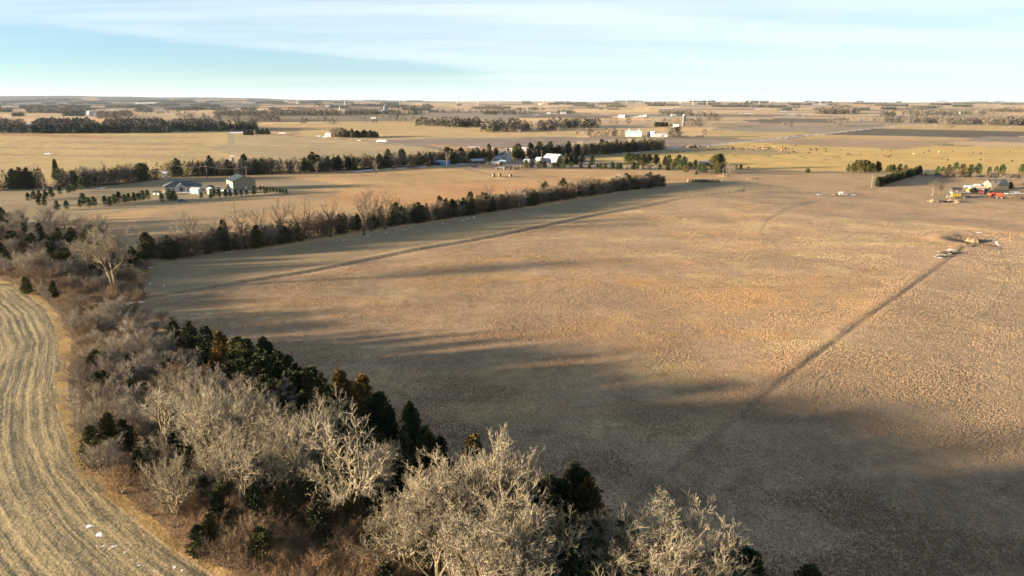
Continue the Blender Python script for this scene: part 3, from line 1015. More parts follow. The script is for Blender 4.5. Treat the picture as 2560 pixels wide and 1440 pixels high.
def make_conifer(seed, height=8.0, width=3.4, kind='cedar', n=5200):
    """foliage sprays set through the volume of the crown, in boughs with gaps between"""
    r = random.Random(seed)
    wood, fol = MB(), MB()
    wood.tube((0, 0, -0.2), (0.05, 0, height * 0.55), 0.16, 0.09, 6)
    wood.tube((0.05, 0, height * 0.55), (0, 0, height * 0.97), 0.09, 0.02, 5)
    boughs = []
    nb = 120 if kind == 'cedar' else 60
    tops = [(0, 0, 1.0)]
    if kind == 'cedar':
        for k in range(r.choice((1, 2, 3))):
            tops.append((r.uniform(-.3, .3) * width, r.uniform(-.3, .3) * width, r.uniform(0.70, 0.92)))
    for k in range(nb):
        tx, ty, th = tops[k % len(tops)] if r.random() < 0.6 else tops[0]
        t = r.random() ** 0.85
        z0 = (0.04 if kind == 'cedar' else 0.16) * height
        z = z0 + (height * th - z0) * t
        if kind == 'cedar':
            rad = width * 0.5 * (1 - t) ** 0.62 * (0.75 + 0.25 * min(1, t * 6))
        else:
            rad = width * 0.5 * math.sqrt(max(0.02, 1 - (2 * t - 0.75) ** 2 / 1.7)) * (1 - 0.55 * t)
        a = r.uniform(0, 6.28)
        rr = rad * r.uniform(0.72, 1.12)
        tip = Vector((tx * (1 - 0.2 * t) + math.cos(a) * rr, ty * (1 - 0.2 * t) + math.sin(a) * rr, z + rr * r.uniform(0.05, 0.35)))
        boughs.append((Vector((tx * 0.7 * t, ty * 0.7 * t, max(0.3, z - rr * 0.35))), tip))
        if rr > 0.5 and k % 3 == 0:
            wood.tube((0, 0, max(0.4, z - rr * 0.5)), tuple(tip * 0.8 + Vector((0, 0, z * 0.2 - tip.z * 0.0)) * 0.0 + Vector((0, 0, 0))) if False else tuple(boughs[-1][0].lerp(tip, 0.85)), 0.035, 0.012, 3, caps=False)
    per = n // nb
    for (b0, b1) in boughs:
        ax = (b1 - b0)
        L_ = ax.length
        axn = ax.normalized()
        for k in range(per):
            t = r.random() ** 0.6
            spread = 0.24 + 0.36 * L_ * (0.35 + 0.65 * math.sin(PI * min(1, t * 0.9)))
            off = Vector((r.gauss(0, 1), r.gauss(0, 1), r.gauss(0, 0.75))) * spread * 0.42
            c = b0 + ax * t + off
            if c.z < 0.08:
                c.z = 0.08 + r.random() * 0.3
            out = (axn * 0.8 + off.normalized() * 0.6 + Vector((0, 0, 0.55)) + Vector((r.uniform(-1, 1), r.uniform(-1, 1), r.uniform(-1, 1))) * 0.5).normalized()
            s = r.uniform(0.20, 0.52) * (height / 8.0) ** 0.5
            w = out.cross(Vector((r.uniform(-1, 1), r.uniform(-1, 1), r.uniform(-1, 1)))).normalized() * s * 0.24
            fol.add([c - w, c + out * s * 0.45 - w * 1.5, c + out * s, c + out * s * 0.45 + w * 1.5], [(0, 1, 2, 3)])
    zm = max(v[2] for v in fol.v)
    return mesh_from(wood, 'trunk', 'bark_dark'), mesh_from(fol, 'crown', 'cedar_green'), zm


PROTO = {
    'big': [make_bare('big', s) for s in (1, 2, 3, 4)],
    'sparse': [make_bare('sparse', s) for s in (11, 12, 13, 14)],
    'fuzzy': [make_bare('fuzzy', s) for s in (21, 22, 23)],
    'shrub': [make_bare('shrub', s) for s in (31, 32, 33)],
    'cedar': [make_conifer(s, 8, w) for s, w in ((41, 4.2), (42, 5.0), (43, 3.8), (44, 5.6))],
    'pine': [make_conifer(s, 5.5, w, 'pine', 2600) for s, w in ((51, 4.0), (52, 4.6), (53, 3.6))],
}
print('tris', {k: sum(len(t.polygons) + len(c.polygons) for t, c, z in v) for k, v in PROTO.items()})
NAMES = {'big': ('bare_tree', 'tree'), 'sparse': ('bare_tree', 'tree'), 'fuzzy': ('brushy_tree', 'tree'), 'shrub': ('shrub', 'shrub'),
         'cedar': ('cedar_tree', 'tree'), 'pine': ('pine_tree', 'tree')}
PR = random.Random(99)


def plant(kind, x, y, h, label, group=None, crown=None, bark=None, variant=None, wide=1.0, rz=None, name=None):
    V_ = PROTO[kind]
    tr, cr, zm = V_[PR.randrange(len(V_)) if variant is None else variant % len(V_)]
    nm, cat = NAMES[kind]
    root = thing(name or nm, label, cat, (x, y, tz(x, y)), PR.uniform(0, 6.28) if rz is None else rz, group)
    s = h / zm
    root.scale = (s * wide, s * wide, s)
    for me, part, mat in ((tr, 'stem' if kind == 'shrub' else 'trunk', bark), (cr, 'crown', crown)):
        o = bpy.data.objects.new(part, me)
        COL.objects.link(o)
        o.parent = root
        if mat:
            o.material_slots[0].link = 'OBJECT'
            o.material_slots[0].material = MATS[mat]
    return root


def by_top(kind, px, py, h, *a, **k):
    x, y = GT(px, py, h)
    return plant(kind, x, y, h, *a, **k)


def by_base(kind, px, py, h, *a, **k):
    x, y = G(px, py)
    return plant(kind, x, y, h, *a, **k)


# ---- the wood in front: cedars along the meadow side
GW = 'cedars at the meadow edge of the cedar wood'
LC = 'dark green cedar at the meadow edge of the cedar wood'
for (px, py, h) in ((470, 800, 8), (510, 812, 8.5), (612, 842, 9), (655, 838, 10), (690, 872, 9), (735, 905, 8.5), (775, 912, 8.5), (640, 880, 8.5),
                    (715, 925, 8), (945, 975, 9), (968, 1010, 8.5), (880, 1000, 8), (820, 960, 8), (1062, 1062, 8), (1100, 1088, 7.5), (1010, 1080, 8),
                    (1395, 1192, 8.5), (1460, 1215, 8), (1380, 1240, 7), (1240, 1150, 8), (1300, 1190, 8),
                    (1425, 1280, 9), (1495, 1345, 9), (1440, 1350, 9), (1150, 1270, 8), (1205, 1345, 8), (1540, 1390, 9), (1835, 1345, 8.0), (1875, 1368, 7.5), (700, 985, 9), (755, 975, 9), (790, 1000, 9), (735, 1030, 9), (860, 1045, 9), (905, 1060, 9), (945, 1080, 9), (830, 1010, 9), (660, 935, 9), (1000, 1120, 9), (1480, 1300, 8), (575, 880, 8.5), (430, 800, 7)):
    by_top('cedar', px, py, h, LC, GW, 'cedar_green')
LB = 'bronze tinged cedar among the dark cedars of the cedar wood'
for (px, py, h, m) in ((545, 825, 9, 'cedar_bronze'), (590, 838, 8.5, 'cedar_olive'), (845, 920, 10, 'cedar_bronze'), (905, 932, 9.5, 'cedar_bronze'), (800, 930, 8.5, 'cedar_olive'),
                       (1070, 1075, 8, 'cedar_olive'), (1185, 1082, 9, 'cedar_bronze'), (1470, 1190, 9, 'cedar_bronze'), (1505, 1275, 8, 'cedar_olive'), (1690, 1272, 7.5, 'cedar_bronze'),
                       (1370, 1185, 7, 'cedar_olive'), (925, 1150, 6, 'cedar_olive'), (800, 1060, 7, 'cedar_bronze'), (1560, 1290, 7, 'cedar_olive')):
    by_top('cedar', px, py, h, LB, 'bronze cedars of the cedar wood', m)
by_top('cedar', 1022, 998, 10.5, 'slim spire-topped cedar standing out from the wood into the meadow', None, 'cedar_green', variant=2, wide=0.75)
by_top('cedar', 1440, 1152, 10.5, 'tall dark cedar standing alone above the pale bare trees', None, 'cedar_green', variant=0)
by_top('cedar', 2030, 1408, 7.5, 'olive green cedar standing alone in the shaded meadow', None, 'cedar_olive', variant=1)
LI = 'dark cedar deep inside the cedar wood beside the corn stubble'
for (px, py, h) in ((265, 1028, 6.5), (222, 1062, 6), (300, 1045, 6), (430, 1180, 6), (500, 1170, 5.5), (395, 985, 7), (600, 1090, 7), (470, 1060, 7), (560, 1190, 6), (860, 1110, 7), (890, 1130, 7),
                    (640, 1150, 6), (380, 1080, 6), (520, 1060, 7), (585, 1135, 7), (690, 1120, 8), (760, 1180, 7.5), (450, 1120, 6), (820, 1170, 7), (700, 1200, 7), (930, 1190, 7), (630, 1210, 6.5), (540, 1225, 6), (880, 1220, 7), (790, 1250, 6.5), (340, 1120, 5.5), (1080, 1330, 7), (960, 1270, 6.5), (1120, 1220, 7), (750, 1130, 7), (430, 900, 7), (330, 930, 6.5), (980, 1160, 7), (1220, 1330, 8), (1450, 1400, 8), (1050, 1290, 6), (1620, 1400, 7.5), (520, 1280, 5), (490, 1310, 4.5)):
    by_top('cedar', px, py, h, LI, 'cedars inside the cedar wood', PR.choice(('cedar_green', 'cedar_green', 'cedar_olive')))
# big pale bare trees
LP = 'pale twiggy cottonwood rising above the cedar wood'
for i, (px, py, h, w) in enumerate(((590, 945, 14, 1.0), (455, 968, 13, 1.05), (525, 985, 13, 1), (655, 985, 13, 1), (765, 985, 14, 1), (1120, 1128, 15, 1.0), (1165, 1120, 15, 1),
                                    (1305, 1222, 14, 1), (1375, 1232, 13, 1), (1235, 1200, 16, 1.0), (1060, 1165, 14, 1.0), (700, 1060, 12, 1), (1015, 1200, 12, 1), (570, 1060, 11, 1),
                                    (1330, 1330, 12, 1.1), (1180, 1290, 13, 1), (640, 1035, 12, 1), (820, 1130, 10, 1), (940, 1110, 10, 1), (1100, 1240, 13, 1.0), (1260, 1290, 13, 1.1))):
    by_top('big', px, py, h, LP, 'pale cottonwoods of the cedar wood', 'twig_pale', 'bark_pale', variant=i, wide=w * 1.0)
by_top('big', 872, 1008, 16, 'great forked bare tree with thick mossy trunk in the cedar wood', None, 'twig_pale', 'bark_pale', variant=1, wide=1.15)
by_top('big', 1240, 1062, 18, 'tallest slender bare tree of the cedar wood', None, 'twig_pale', 'bark_pale', variant=2, wide=0.75)
by_top('sparse', 1330, 1122, 14, 'bare tree reaching one long limb out over the shaded meadow', None, 'twig_pale', 'bark_pale', variant=0)
for i, (px, py, h) in enumerate(((1590, 1236, 14), (1700, 1262, 13), (1785, 1280, 13), (1640, 1300, 13), (1560, 1330, 12), (1740, 1340, 12))):
    by_top('big', px, py, h, 'golden lit bare tree beside the ditch end at the wood corner', 'golden bare trees at the wood corner', 'twig_pale', 'bark_pale', variant=i + 1, wide=1.05)
# brushy grey trees on the stubble side
LF = 'brushy grey tree on the corn stubble side of the cedar wood'
for (px, py, h) in ((250, 842, 8), (300, 832, 8.5), (350, 818, 8), (212, 905, 7.5), (292, 905, 8), (228, 985, 7), (335, 950, 7.5), (205, 1012, 6.5), (265, 870, 8), (385, 860, 8),
                    (180, 950, 6), (300, 985, 7), (250, 945, 7.5), (350, 1010, 7), (470, 870, 8), (520, 900, 8), (560, 930, 8), (185, 880, 6.5), (400, 830, 7), (345, 880, 8), (420, 1060, 7), (640, 930, 8), (700, 960, 8), (240, 1090, 6), (300, 1080, 6.5)):
    by_top('fuzzy', px, py, h, LF, 'brushy trees of the cedar wood', PR.choice(('twig_grey', 'twig_grey', 'twig_pale')), 'bark_grey', wide=1.15)
for (px, py, h) in ((420, 905, 8), (460, 915, 7.5), (385, 935, 7)):
    by_top('fuzzy', px, py, h, 'russet twigged tree between grey brush in the cedar wood', 'russet trees of the cedar wood', 'twig_red', 'bark_grey', wide=1.25)
# thicket
LT = 'brown leafless shrub in the thicket where the two woods meet'
for (px, py, h) in ((200, 735, 4.5), (240, 748, 4.5), (290, 772, 4.5), (340, 782, 4), (382, 792, 4), (255, 792, 4.5), (180, 765, 4), (310, 800, 4.5), (220, 800, 4.5), (270, 820, 4.5), (350, 805, 4),
                    (400, 770, 3.2), (430, 780, 3), (330, 750, 3), (200, 830, 4), (165, 790, 3.5), (235, 770, 4.5), (290, 745, 3.5), (360, 765, 3), (190, 785, 4), (150, 740, 4), (170, 720, 4)):
    by_top('shrub', px, py, h, LT, 'shrubs of the thicket', PR.choice(('twig_brown', 'twig_grey', 'twig_brown')), 'bark_grey', wide=1.25)
LR = 'reddish brown leafless shrub under the cottonwoods near the stubble edge'
for (px, py, h) in ((600, 1240, 5), (700, 1220, 5.5), (760, 1245, 5.5), (650, 1300, 5), (565, 1330, 4.5), (705, 1345, 5), (850, 1285, 5.5), (905, 1300, 5.5), (800, 1355, 5), (955, 1355, 5), (300, 1112, 4.5), (520, 1125, 5),
                    (480, 1232, 4.5), (350, 1170, 4.5), (420, 1235, 4.5), (640, 1225, 5), (740, 1290, 5), (620, 1360, 4.5), (880, 1360, 5), (680, 1270, 5), (830, 1230, 5), (540, 1265, 4.5), (750, 1400, 5),
                    (930, 1240, 5), (1000, 1290, 5), (1050, 1350, 5), (990, 1400, 5), (660, 1410, 4.5), (860, 1420, 5), (600, 1400, 4), (1100, 1400, 5), (390, 1130, 4.5), (290, 1165, 4), (920, 1410, 5), (450, 1290, 4), (1150, 1350, 5), (1020, 1440, 5)):
    by_top('shrub', px, py, h, LR, 'reddish shrubs of the cedar wood', PR.choice(('twig_red', 'twig_red', 'twig_brown')), 'bark_grey', wide=1.35)
# the wood goes on towards the lower right, below the edge of the picture
for (px, py, kind, h, m) in ((1200, 1440, 'big', 13, 'twig_pale'), (1330, 1450, 'big', 12, 'twig_pale'), (1500, 1450, 'big', 13, 'twig_pale'), (1650, 1450, 'big', 13, 'twig_pale'), (1800, 1460, 'big', 13, 'twig_pale'),
                             (1000, 1500, 'big', 13, 'twig_pale'), (1140, 1560, 'big', 13, 'twig_pale'), (1950, 1600, 'big', 13, 'twig_pale'), (2150, 1700, 'big', 14, 'twig_pale'), (1700, 1600, 'big', 14, 'twig_pale'), (1500, 1600, 'big', 14, 'twig_pale')):
    by_top(kind, px, py, h, 'pale bare tree where the cedar wood runs on past the ditch end', 'bare trees past the ditch end', m, 'bark_pale')
for (px, py, h) in ((1760, 1480, 8), (1560, 1480, 8), (1300, 1500, 8), (1900, 1540, 8), (2000, 1600, 8), (1650, 1540, 8), (2120, 1680, 8.5), (2250, 1780, 8.5), (1400, 1560, 8.5)):
    by_top('cedar', px, py, h, LC, GW, 'cedar_green')

# ---- the wood is closed: fill it between the trees placed above
def project(x, y, z):
    c, s_ = math.cos(PITCH), math.sin(PITCH)
    zz = z - H
    depth = y * c - zz * s_
    upv = y * s_ + zz * c
    return 1280 + F * x / depth, 720 - F * upv / depth


SIL_X = (-200, 0, 60, 110, 200, 290, 345, 375, 430, 520, 680, 740, 960, 1010, 1130, 1200, 1270, 1360, 1420, 1500, 1600, 1800, 1900, 1960, 2600)
SIL_Y = (520, 520, 512, 508, 530, 540, 600, 770, 795, 820, 855, 910, 965, 1055, 1115, 1100, 1090, 1165, 1180, 1265, 1255, 1295, 1400, 1445, 1900)
BELT = fl([(-300, 600), (0, 560), (330, 600), (372, 735), (330, 790), (430, 845), (640, 955), (760, 1015), (930, 1100), (1040, 1155), (1150, 1240), (1300, 1300), (1450, 1370), (1600, 1440), (1850, 1560), (2200, 1900), (1500, 2000), (760, 1570),
           (575, 1440), (450, 1350), (335, 1255), (245, 1155), (195, 1060), (178, 960), (182, 900), (185, 840), (140, 768), (70, 712), (0, 696), (-300, 670)])
FILL = random.Random(17)


def fill(kind, n, gap, hr, mats, bark, label, group, zone, wide=(1.1, 1.4), own=(), under=0):
    xs = [p[0] for p in BELT]
    ys = [p[1] for p in BELT]
    done = list(own)
    tries = 0
    while n > 0 and tries < 9000:
        tries += 1
        x, y = FILL.uniform(min(xs), max(xs)), FILL.uniform(min(ys), max(ys))
        if not inpoly(np.array([x]), np.array([y]), BELT)[0]:
            continue
        bx, by = project(x, y, 0)
        if not zone(bx, by):
            continue
        h = FILL.uniform(*hr)
        tx, ty = project(x, y, h)
        if ty < np.interp(tx, SIL_X, SIL_Y) + (under if tx < 1080 else 0) - 4:
            continue
        if any((x - a) ** 2 + (y - b) ** 2 < gap * gap for a, b in done):
            continue
        done.append((x, y))
        plant(kind, x, y, h, label, group, FILL.choice(mats), bark, wide=FILL.uniform(*wide))
        n -= 1
    return done


fill('big', 30, 4.8, (9.5, 13.5), ('twig_pale',), 'bark_pale', 'pale bare tree standing close among its neighbours in the cedar wood', 'close standing pale trees of the cedar wood', lambda a, b: (a > 1250 and b > 1080 and int(a) % 3 == 0) or (430 < a < 1150 and 1090 < b < 1345), (0.9, 1.15), under=90)
fill('cedar', 38, 3.8, (4.5, 7.0), ('cedar_green', 'cedar_green', 'cedar_olive'), None, LI, 'cedars inside the cedar wood', lambda a, b: b > 930 and a > 230, (1.0, 1.3))
fill('fuzzy', 46, 2.9, (5.0, 8.0), ('twig_grey', 'twig_grey', 'twig_pale', 'twig_brown'), 'bark_grey', LF, 'brushy trees of the cedar wood', lambda a, b: b > 800 and a < 640, under=60)
fill('shrub', 60, 2.2, (2.8, 4.6), ('twig_brown', 'twig_grey', 'twig_red'), 'bark_grey', LT, 'shrubs of the thicket', lambda a, b: 690 < b < 930 and a < 480, (1.2, 1.6))
fill('fuzzy', 34, 3.0, (5.5, 8.5), ('twig_grey', 'twig_grey', 'twig_pale', 'twig_brown'), 'bark_grey', 'leafless brushy tree on the stubble side of the back wood', 'brushy trees of the back wood', lambda a, b: b < 730 and a > -60)
fill('cedar', 24, 3.2, (5.0, 7.5), ('cedar_green', 'cedar_green', 'cedar_olive'), None, 'dark cedar in the back wood behind the stubble', 'cedars of the back wood', lambda a, b: b < 690 and a > -60, (1.2, 1.5))
fill('shrub', 40, 2.2, (2.8, 4.4), ('twig_brown', 'twig_grey', 'twig_brown'), 'bark_grey', 'leafless shrub under the brushy trees of the back wood', 'shrubs of the back wood', lambda a, b: b < 735 and a > -60, (1.2, 1.6))
fill('shrub', 70, 2.3, (2.6, 4.6), ('twig_red', 'twig_brown', 'twig_brown'), 'bark_grey', LR, 'reddish shrubs of the cedar wood', lambda a, b: b > 1150 and a < 1500, (1.2, 1.6))
# and it goes on below the lower edge of the picture, where it shades the meadow
for k in range(26):
    t = k / 25
    ax, ay = flat(1500 + 1250 * t, 1480 + 860 * t)
    plant('cedar', ax + FILL.uniform(-2, 2) - 2.0, ay + FILL.uniform(-2, 2) - 4.0, FILL.uniform(8, 10.5), LC, GW, 'cedar_green', wide=1.2)

for (ax, ay, ah) in ((-42, 108, 9), (-38.5, 111, 8.5), (-46, 110.5, 8), (10, 44, 9), (9, 49, 9), (11, 53, 9), (5, 57, 9), (14, 47, 9)):  # cedars added to close lit gaps in the meadow shade, some out of view
    plant('cedar', ax, ay, ah, LC, GW, 'cedar_green', wide=1.25)

# ---- upper left cluster
by_top('big', 258, 548, 20.0, 'broad pale bare tree at the near end of the middle hedgerow', None, 'twig_pale', 'bark_pale', variant=0, wide=1.15)
by_top('big', 205, 590, 12, 'smaller pale bare tree leaning beside the broad pale tree', None, 'twig_pale', 'bark_pale', variant=3, wide=1.1)
for (px, py, h) in ((60, 512, 9), (110, 508, 9), (20, 525, 8), (150, 520, 8.5), (190, 530, 8), (250, 530, 8), (90, 530, 8), (215, 545, 8)):
    by_top('fuzzy', px, py, h, 'grey brushy tree at the back of the back wood', 'grey trees of the back wood', 'twig_grey', 'bark_grey', wide=1.2)
for (px, py, h, m) in ((15, 548, 7, 'cedar_green'), (55, 556, 7, 'cedar_green'), (95, 556, 7.5, 'cedar_green'), (140, 566, 7.5, 'cedar_olive'), (175, 566, 7, 'cedar_bronze'), (215, 562, 7, 'cedar_green'), (-30, 560, 7, 'cedar_green'),
                       (75, 580, 7, 'cedar_green'), (120, 590, 7, 'cedar_green'), (30, 575, 7, 'cedar_green'), (160, 620, 6.5, 'cedar_green'), (225, 560, 8, 'cedar_green'), (240, 640, 6, 'cedar_green'), (60, 690, 5, 'cedar_olive'), (130, 700, 5, 'cedar_olive')):
    by_top('cedar', px, py, h, 'dark cedar in the back wood behind the stubble', 'cedars of the back wood', m)
for (px, py, h, m) in ((30, 590, 7, 'twig_pale'), (62, 630, 6, 'twig_red'), (100, 640, 6.5, 'twig_brown'), (150, 640, 7, 'twig_grey'), (20, 640, 6, 'twig_grey'), (190, 640, 7, 'twig_grey'), (-20, 620, 7, 'twig_grey'), (80, 665, 5, 'twig_red'),
                       (130, 665, 5.5, 'twig_brown'), (180, 680, 5.5, 'twig_brown'), (30, 670, 5, 'twig_brown'), (230, 690, 5.5, 'twig_brown'), (-40, 660, 6, 'twig_brown'), (40, 620, 6, 'twig_pale')):
    by_top('fuzzy', px, py, h, 'leafless brushy tree on the stubble side of the back wood', 'brushy trees of the back wood', m, 'bark_grey', wide=1.2)
for (px, py, h) in ((330, 655, 5), (300, 690, 5), (340, 690, 4.5), (270, 700, 5), (310, 720, 4), (350, 720, 3.5), (290, 660, 5), (360, 640, 5), (250, 720, 4.5)):
    by_top('shrub', px, py, h, 'dark brown shrub at the foot of the broad pale tree', 'dark shrubs by the pale tree', 'twig_brown', 'bark_dark', wide=1.4)

# ---- middle hedgerow
def row(pts, step, jitter, fn):
    W_ = [G(*p) for p in pts]
    for (ax, ay), (bx, by) in zip(W_[:-1], W_[1:]):
        L_ = math.hypot(bx - ax, by - ay)
        nx, ny = -(by - ay) / L_, (bx - ax) / L_
        k = 0.0
        while k < L_:
            t = (k + PR.uniform(-0.4, 0.4) * step) / L_
            j = PR.uniform(-jitter, jitter)
            fn(ax + (bx - ax) * t + nx * j, ay + (by - ay) * t + ny * j, t)
            k += step


def hedge_plant(x, y, t):
    u = PR.random()
    if u < 0.24:
        plant('cedar', x, y, PR.uniform(4.8, 9.5), 'dark cedar in the middle hedgerow along the mown strip', 'cedars of the middle hedgerow', PR.choice(('cedar_green', 'cedar_green', 'cedar_green', 'cedar_olive')), wide=PR.uniform(1.0, 1.4))
    elif u < 0.60:
        plant('fuzzy', x, y, PR.uniform(6.2, 9.6), 'grey brushy tree in the middle hedgerow along the mown strip', 'brushy trees of the middle hedgerow', PR.choice(('twig_grey', 'twig_brown')), 'bark_grey', wide=1.5)
    else:
        plant('shrub', x, y, PR.uniform(3.6, 5.2), 'leafless shrub in the middle hedgerow along the mown strip', 'shrubs of the middle hedgerow', PR.choice(('twig_grey', 'twig_brown')), 'bark_grey', wide=1.3)


row([(355, 652), (600, 622), (900, 575), (1200, 532), (1440, 492), (1655, 464)], 2.6, 2.8, hedge_plant)
row([(360, 640), (900, 565), (1440, 484), (1640, 460)], 4.6, 2.2, hedge_plant)
for i, (px, py, h) in enumerate(((462, 522, 13.5), (545, 535, 12), (605, 504, 16), (640, 512, 13), (692, 488, 17), (750, 494, 15), (820, 486, 16), (905, 462, 19), (925, 468, 17), (958, 478, 15), (984, 474, 14), (1222, 456, 11.5), (1350, 444, 10.5))):
    by_top('sparse', px, py, h, 'gaunt half-dead tree rising out of the middle hedgerow', 'gaunt trees of the middle hedgerow', 'bark_dark', 'bark_dark', variant=i, wide=1.0)

# ---- long far hedgerow
def far_plant(x, y, t):
    u = PR.random()
    if u > 0.72:
        return
    if u < 0.30:
        plant('cedar', x, y, PR.uniform(9.0, 14.5), 'dark cedar in the long windbreak behind the farms', 'cedars of the long windbreak', PR.choice(('cedar_green', 'cedar_green', 'cedar_olive')), wide=PR.uniform(1.0, 1.4))
    else:
        plant('fuzzy', x, y, PR.uniform(9, 13), 'leafless grey tree in the long windbreak behind the farms', 'bare trees of the long windbreak', PR.choice(('twig_grey', 'twig_brown', 'twig_grey')), 'bark_grey', wide=1.45)


row([(-60, 476), (110, 468)], 3.6, 4, far_plant)
row([(135, 466), (270, 462), (402, 446)], 3.2, 4.5, far_plant)
row([(422, 441), (620, 436), (828, 428)], 3.2, 4.5, far_plant)
row([(836, 426), (1040, 416), (1190, 405), (1225, 400)], 3.6, 4.5, far_plant)
row([(1300, 398), (1480, 386), (1655, 373)], 3.8, 5, far_plant)
for i, (px, py, h) in enumerate(((80, 405, 13), (30, 415, 12), (480, 390, 12), (790, 400, 11), (1115, 375, 13), (940, 395, 11), (250, 400, 12), (340, 402, 12))):
    by_top('sparse', px, py, h, 'taller leafless tree standing out of the long windbreak', 'tall trees of the long windbreak', 'twig_grey', 'bark_dark', variant=i)
row([(1440, 383), (1660, 366)], 5.0, 5, lambda x, y, t: plant('fuzzy', x, y, PR.uniform(10, 13), 'tall pale leafless tree at the east end of the long windbreak', 'pale trees of the windbreak end', 'twig_pale', 'bark_grey', wide=0.9))
by_base('cedar', 144, 452, 14, 'single tall cedar at the gap beside the windbreak', None, 'cedar_green', variant=2, wide=0.75)

# ---- tangled undergrowth that closes the hedgerows between the trees
def undergrowth(pts, width, step, hr, label, parts):
    W_ = [G(*p) for p in pts]
    R_ = random.Random(len(label))
    mbs = {m: MB() for m, w in parts}
    names, wts = [m for m, w in parts], [w for m, w in parts]
    for (ax, ay), (bx, by) in zip(W_[:-1], W_[1:]):
        L_ = math.hypot(bx - ax, by - ay)
        nx, ny = -(by - ay) / L_, (bx - ax) / L_
        n = int(L_ / step)
        P_ = []
        for k in range(n):
            t, j = R_.random(), R_.uniform(-width, width)
            P_.append((ax + (bx - ax) * t + nx * j, ay + (by - ay) * t + ny * j))
        Z_ = terrain(np.array([q[0] for q in P_]), np.array([q[1] for q in P_]))
        for (x, y), z in zip(P_, Z_):
            h = R_.uniform(*hr)
            rr = h * R_.uniform(0.35, 0.6)
            mt = R_.choices(names, wts)[0]
            mb = mbs[mt]
            green = mt.startswith('cedar')
            if green:
                rr = h * R_.uniform(0.28, 0.42)
            for q in range(170 if green else 110):
                a, e = R_.uniform(0, 6.283), R_.random() ** (1.2 if green else 0.8)
                rad = rr * math.sqrt(R_.random()) * ((1.02 - e) ** 0.7 if green else math.sin(PI * (0.2 + 0.75 * e)))
                c = Vector((x + rad * math.cos(a), y + rad * math.sin(a), z + h * e))
                d1 = Vector((R_.gauss(0, .5) + 0.5 * math.cos(a), R_.gauss(0, .5) + 0.5 * math.sin(a), R_.uniform(0.1, 1))).normalized() * R_.uniform(0.3, 0.8)
                d2 = d1.cross(Vector((R_.uniform(-1, 1), R_.uniform(-1, 1), R_.uniform(-1, 1)))).normalized() * (R_.uniform(0.18, 0.34) if green else R_.uniform(0.07, 0.18))
                mb.add([c - d2, c + d2, c + d1], [(0, 1, 2)])
    vs, fs, mi = [], [], []
    for i, m in enumerate(names):
        k = len(vs)
        vs += mbs[m].v
        fs += [tuple(j + k for j in f) for f in mbs[m].f]
        mi += [i] * len(mbs[m].f)
    o = mesh_obj('undergrowth', vs, fs, names[0])
    for m in names[1:]:
        o.data.materials.append(MATS[m])
    o.data.polygons.foreach_set('material_index', mi)
    tag(o, label, 'brush', None, 'stuff')


HP = (('twig_brown', 2), ('bark_dark', 5), ('twig_grey', 1), ('cedar_green', 4))
undergrowth([(350, 652), (600, 620), (900, 573), (1200, 530), (1440, 490), (1660, 464)], 3.2, 0.5, (3.4, 7.6), 'tangled brush and seedlings closing the middle hedgerow', HP)
HP = (('bark_dark', 1), ('twig_grey', 1), ('cedar_green', 9), ('cedar_olive', 1))
undergrowth([(-60, 476), (108, 468)], 4.8, 0.8, (6.5, 11.5), 'tangled brush at the west end of the long windbreak', HP)
undergrowth([(138, 467), (270, 462), (402, 447)], 4.8, 0.8, (6.5, 11.5), 'tangled brush of the windbreak by the drive', HP)
undergrowth([(424, 441), (620, 436), (828, 428)], 4.8, 0.8, (6.5, 11.5), 'tangled brush of the windbreak behind the tan shed', HP)
undergrowth([(836, 426), (1040, 416), (1195, 405)], 4.8, 0.8, (6.5, 11.5), 'tangled brush of the windbreak behind the snowy strip', HP)
undergrowth([(1330, 396), (1480, 386), (1655, 373)], 5, 0.9, (7, 11.5), 'tangled brush of the windbreak behind the white machine shed', HP)

# ---- pines and cedars round the house with the tan shed
LH = 'young green pine planted along the field edge near the hip roofed house'
for (px, py, h) in ((72, 503, 4.5), (86, 500, 4.8), (100, 500, 5), (115, 499, 5), (130, 495, 5.5), (150, 487, 5), (172, 484, 5), (185, 480, 6), (203, 475, 6.5), (220, 470, 6.5), (240, 467, 6.5), (98, 515, 4.5), (112, 516, 4.5),
                    (144, 527, 5), (168, 524, 4.5), (200, 519, 4), (209, 512, 6), (223, 518, 5), (236, 516, 5),
                    (263, 514, 5), (276, 516, 5), (287, 511, 5.2), (299, 508, 6), (312, 508, 4.6), (323, 506, 4.8), (337, 505, 5), (347, 504, 4.6), (358, 502, 5.6), (370, 500, 5.4),
                    (406, 506, 4.8), (425, 503, 6.5), (436, 503, 5.6), (504, 496, 3.2), (527, 497, 3.5), (536, 494, 4.6), (548, 494, 4.8), (565, 493, 4.4), (576, 492, 4), (590, 491, 4), (604, 490, 3.6), (617, 489, 3.6), (636, 488, 5.2), (664, 485, 3.4)):
    by_base('pine', px, py, h, LH, 'young pines round the hip roofed house', 'pine_green', wide=0.9)
for k in range(9):
    by_base('pine', 652 + k * 8.0, 478 + k * 0.9, 3.2, 'small round dark evergreen in the line beside the tan shed', 'small evergreens beside the tan shed', 'cedar_green', wide=0.85)
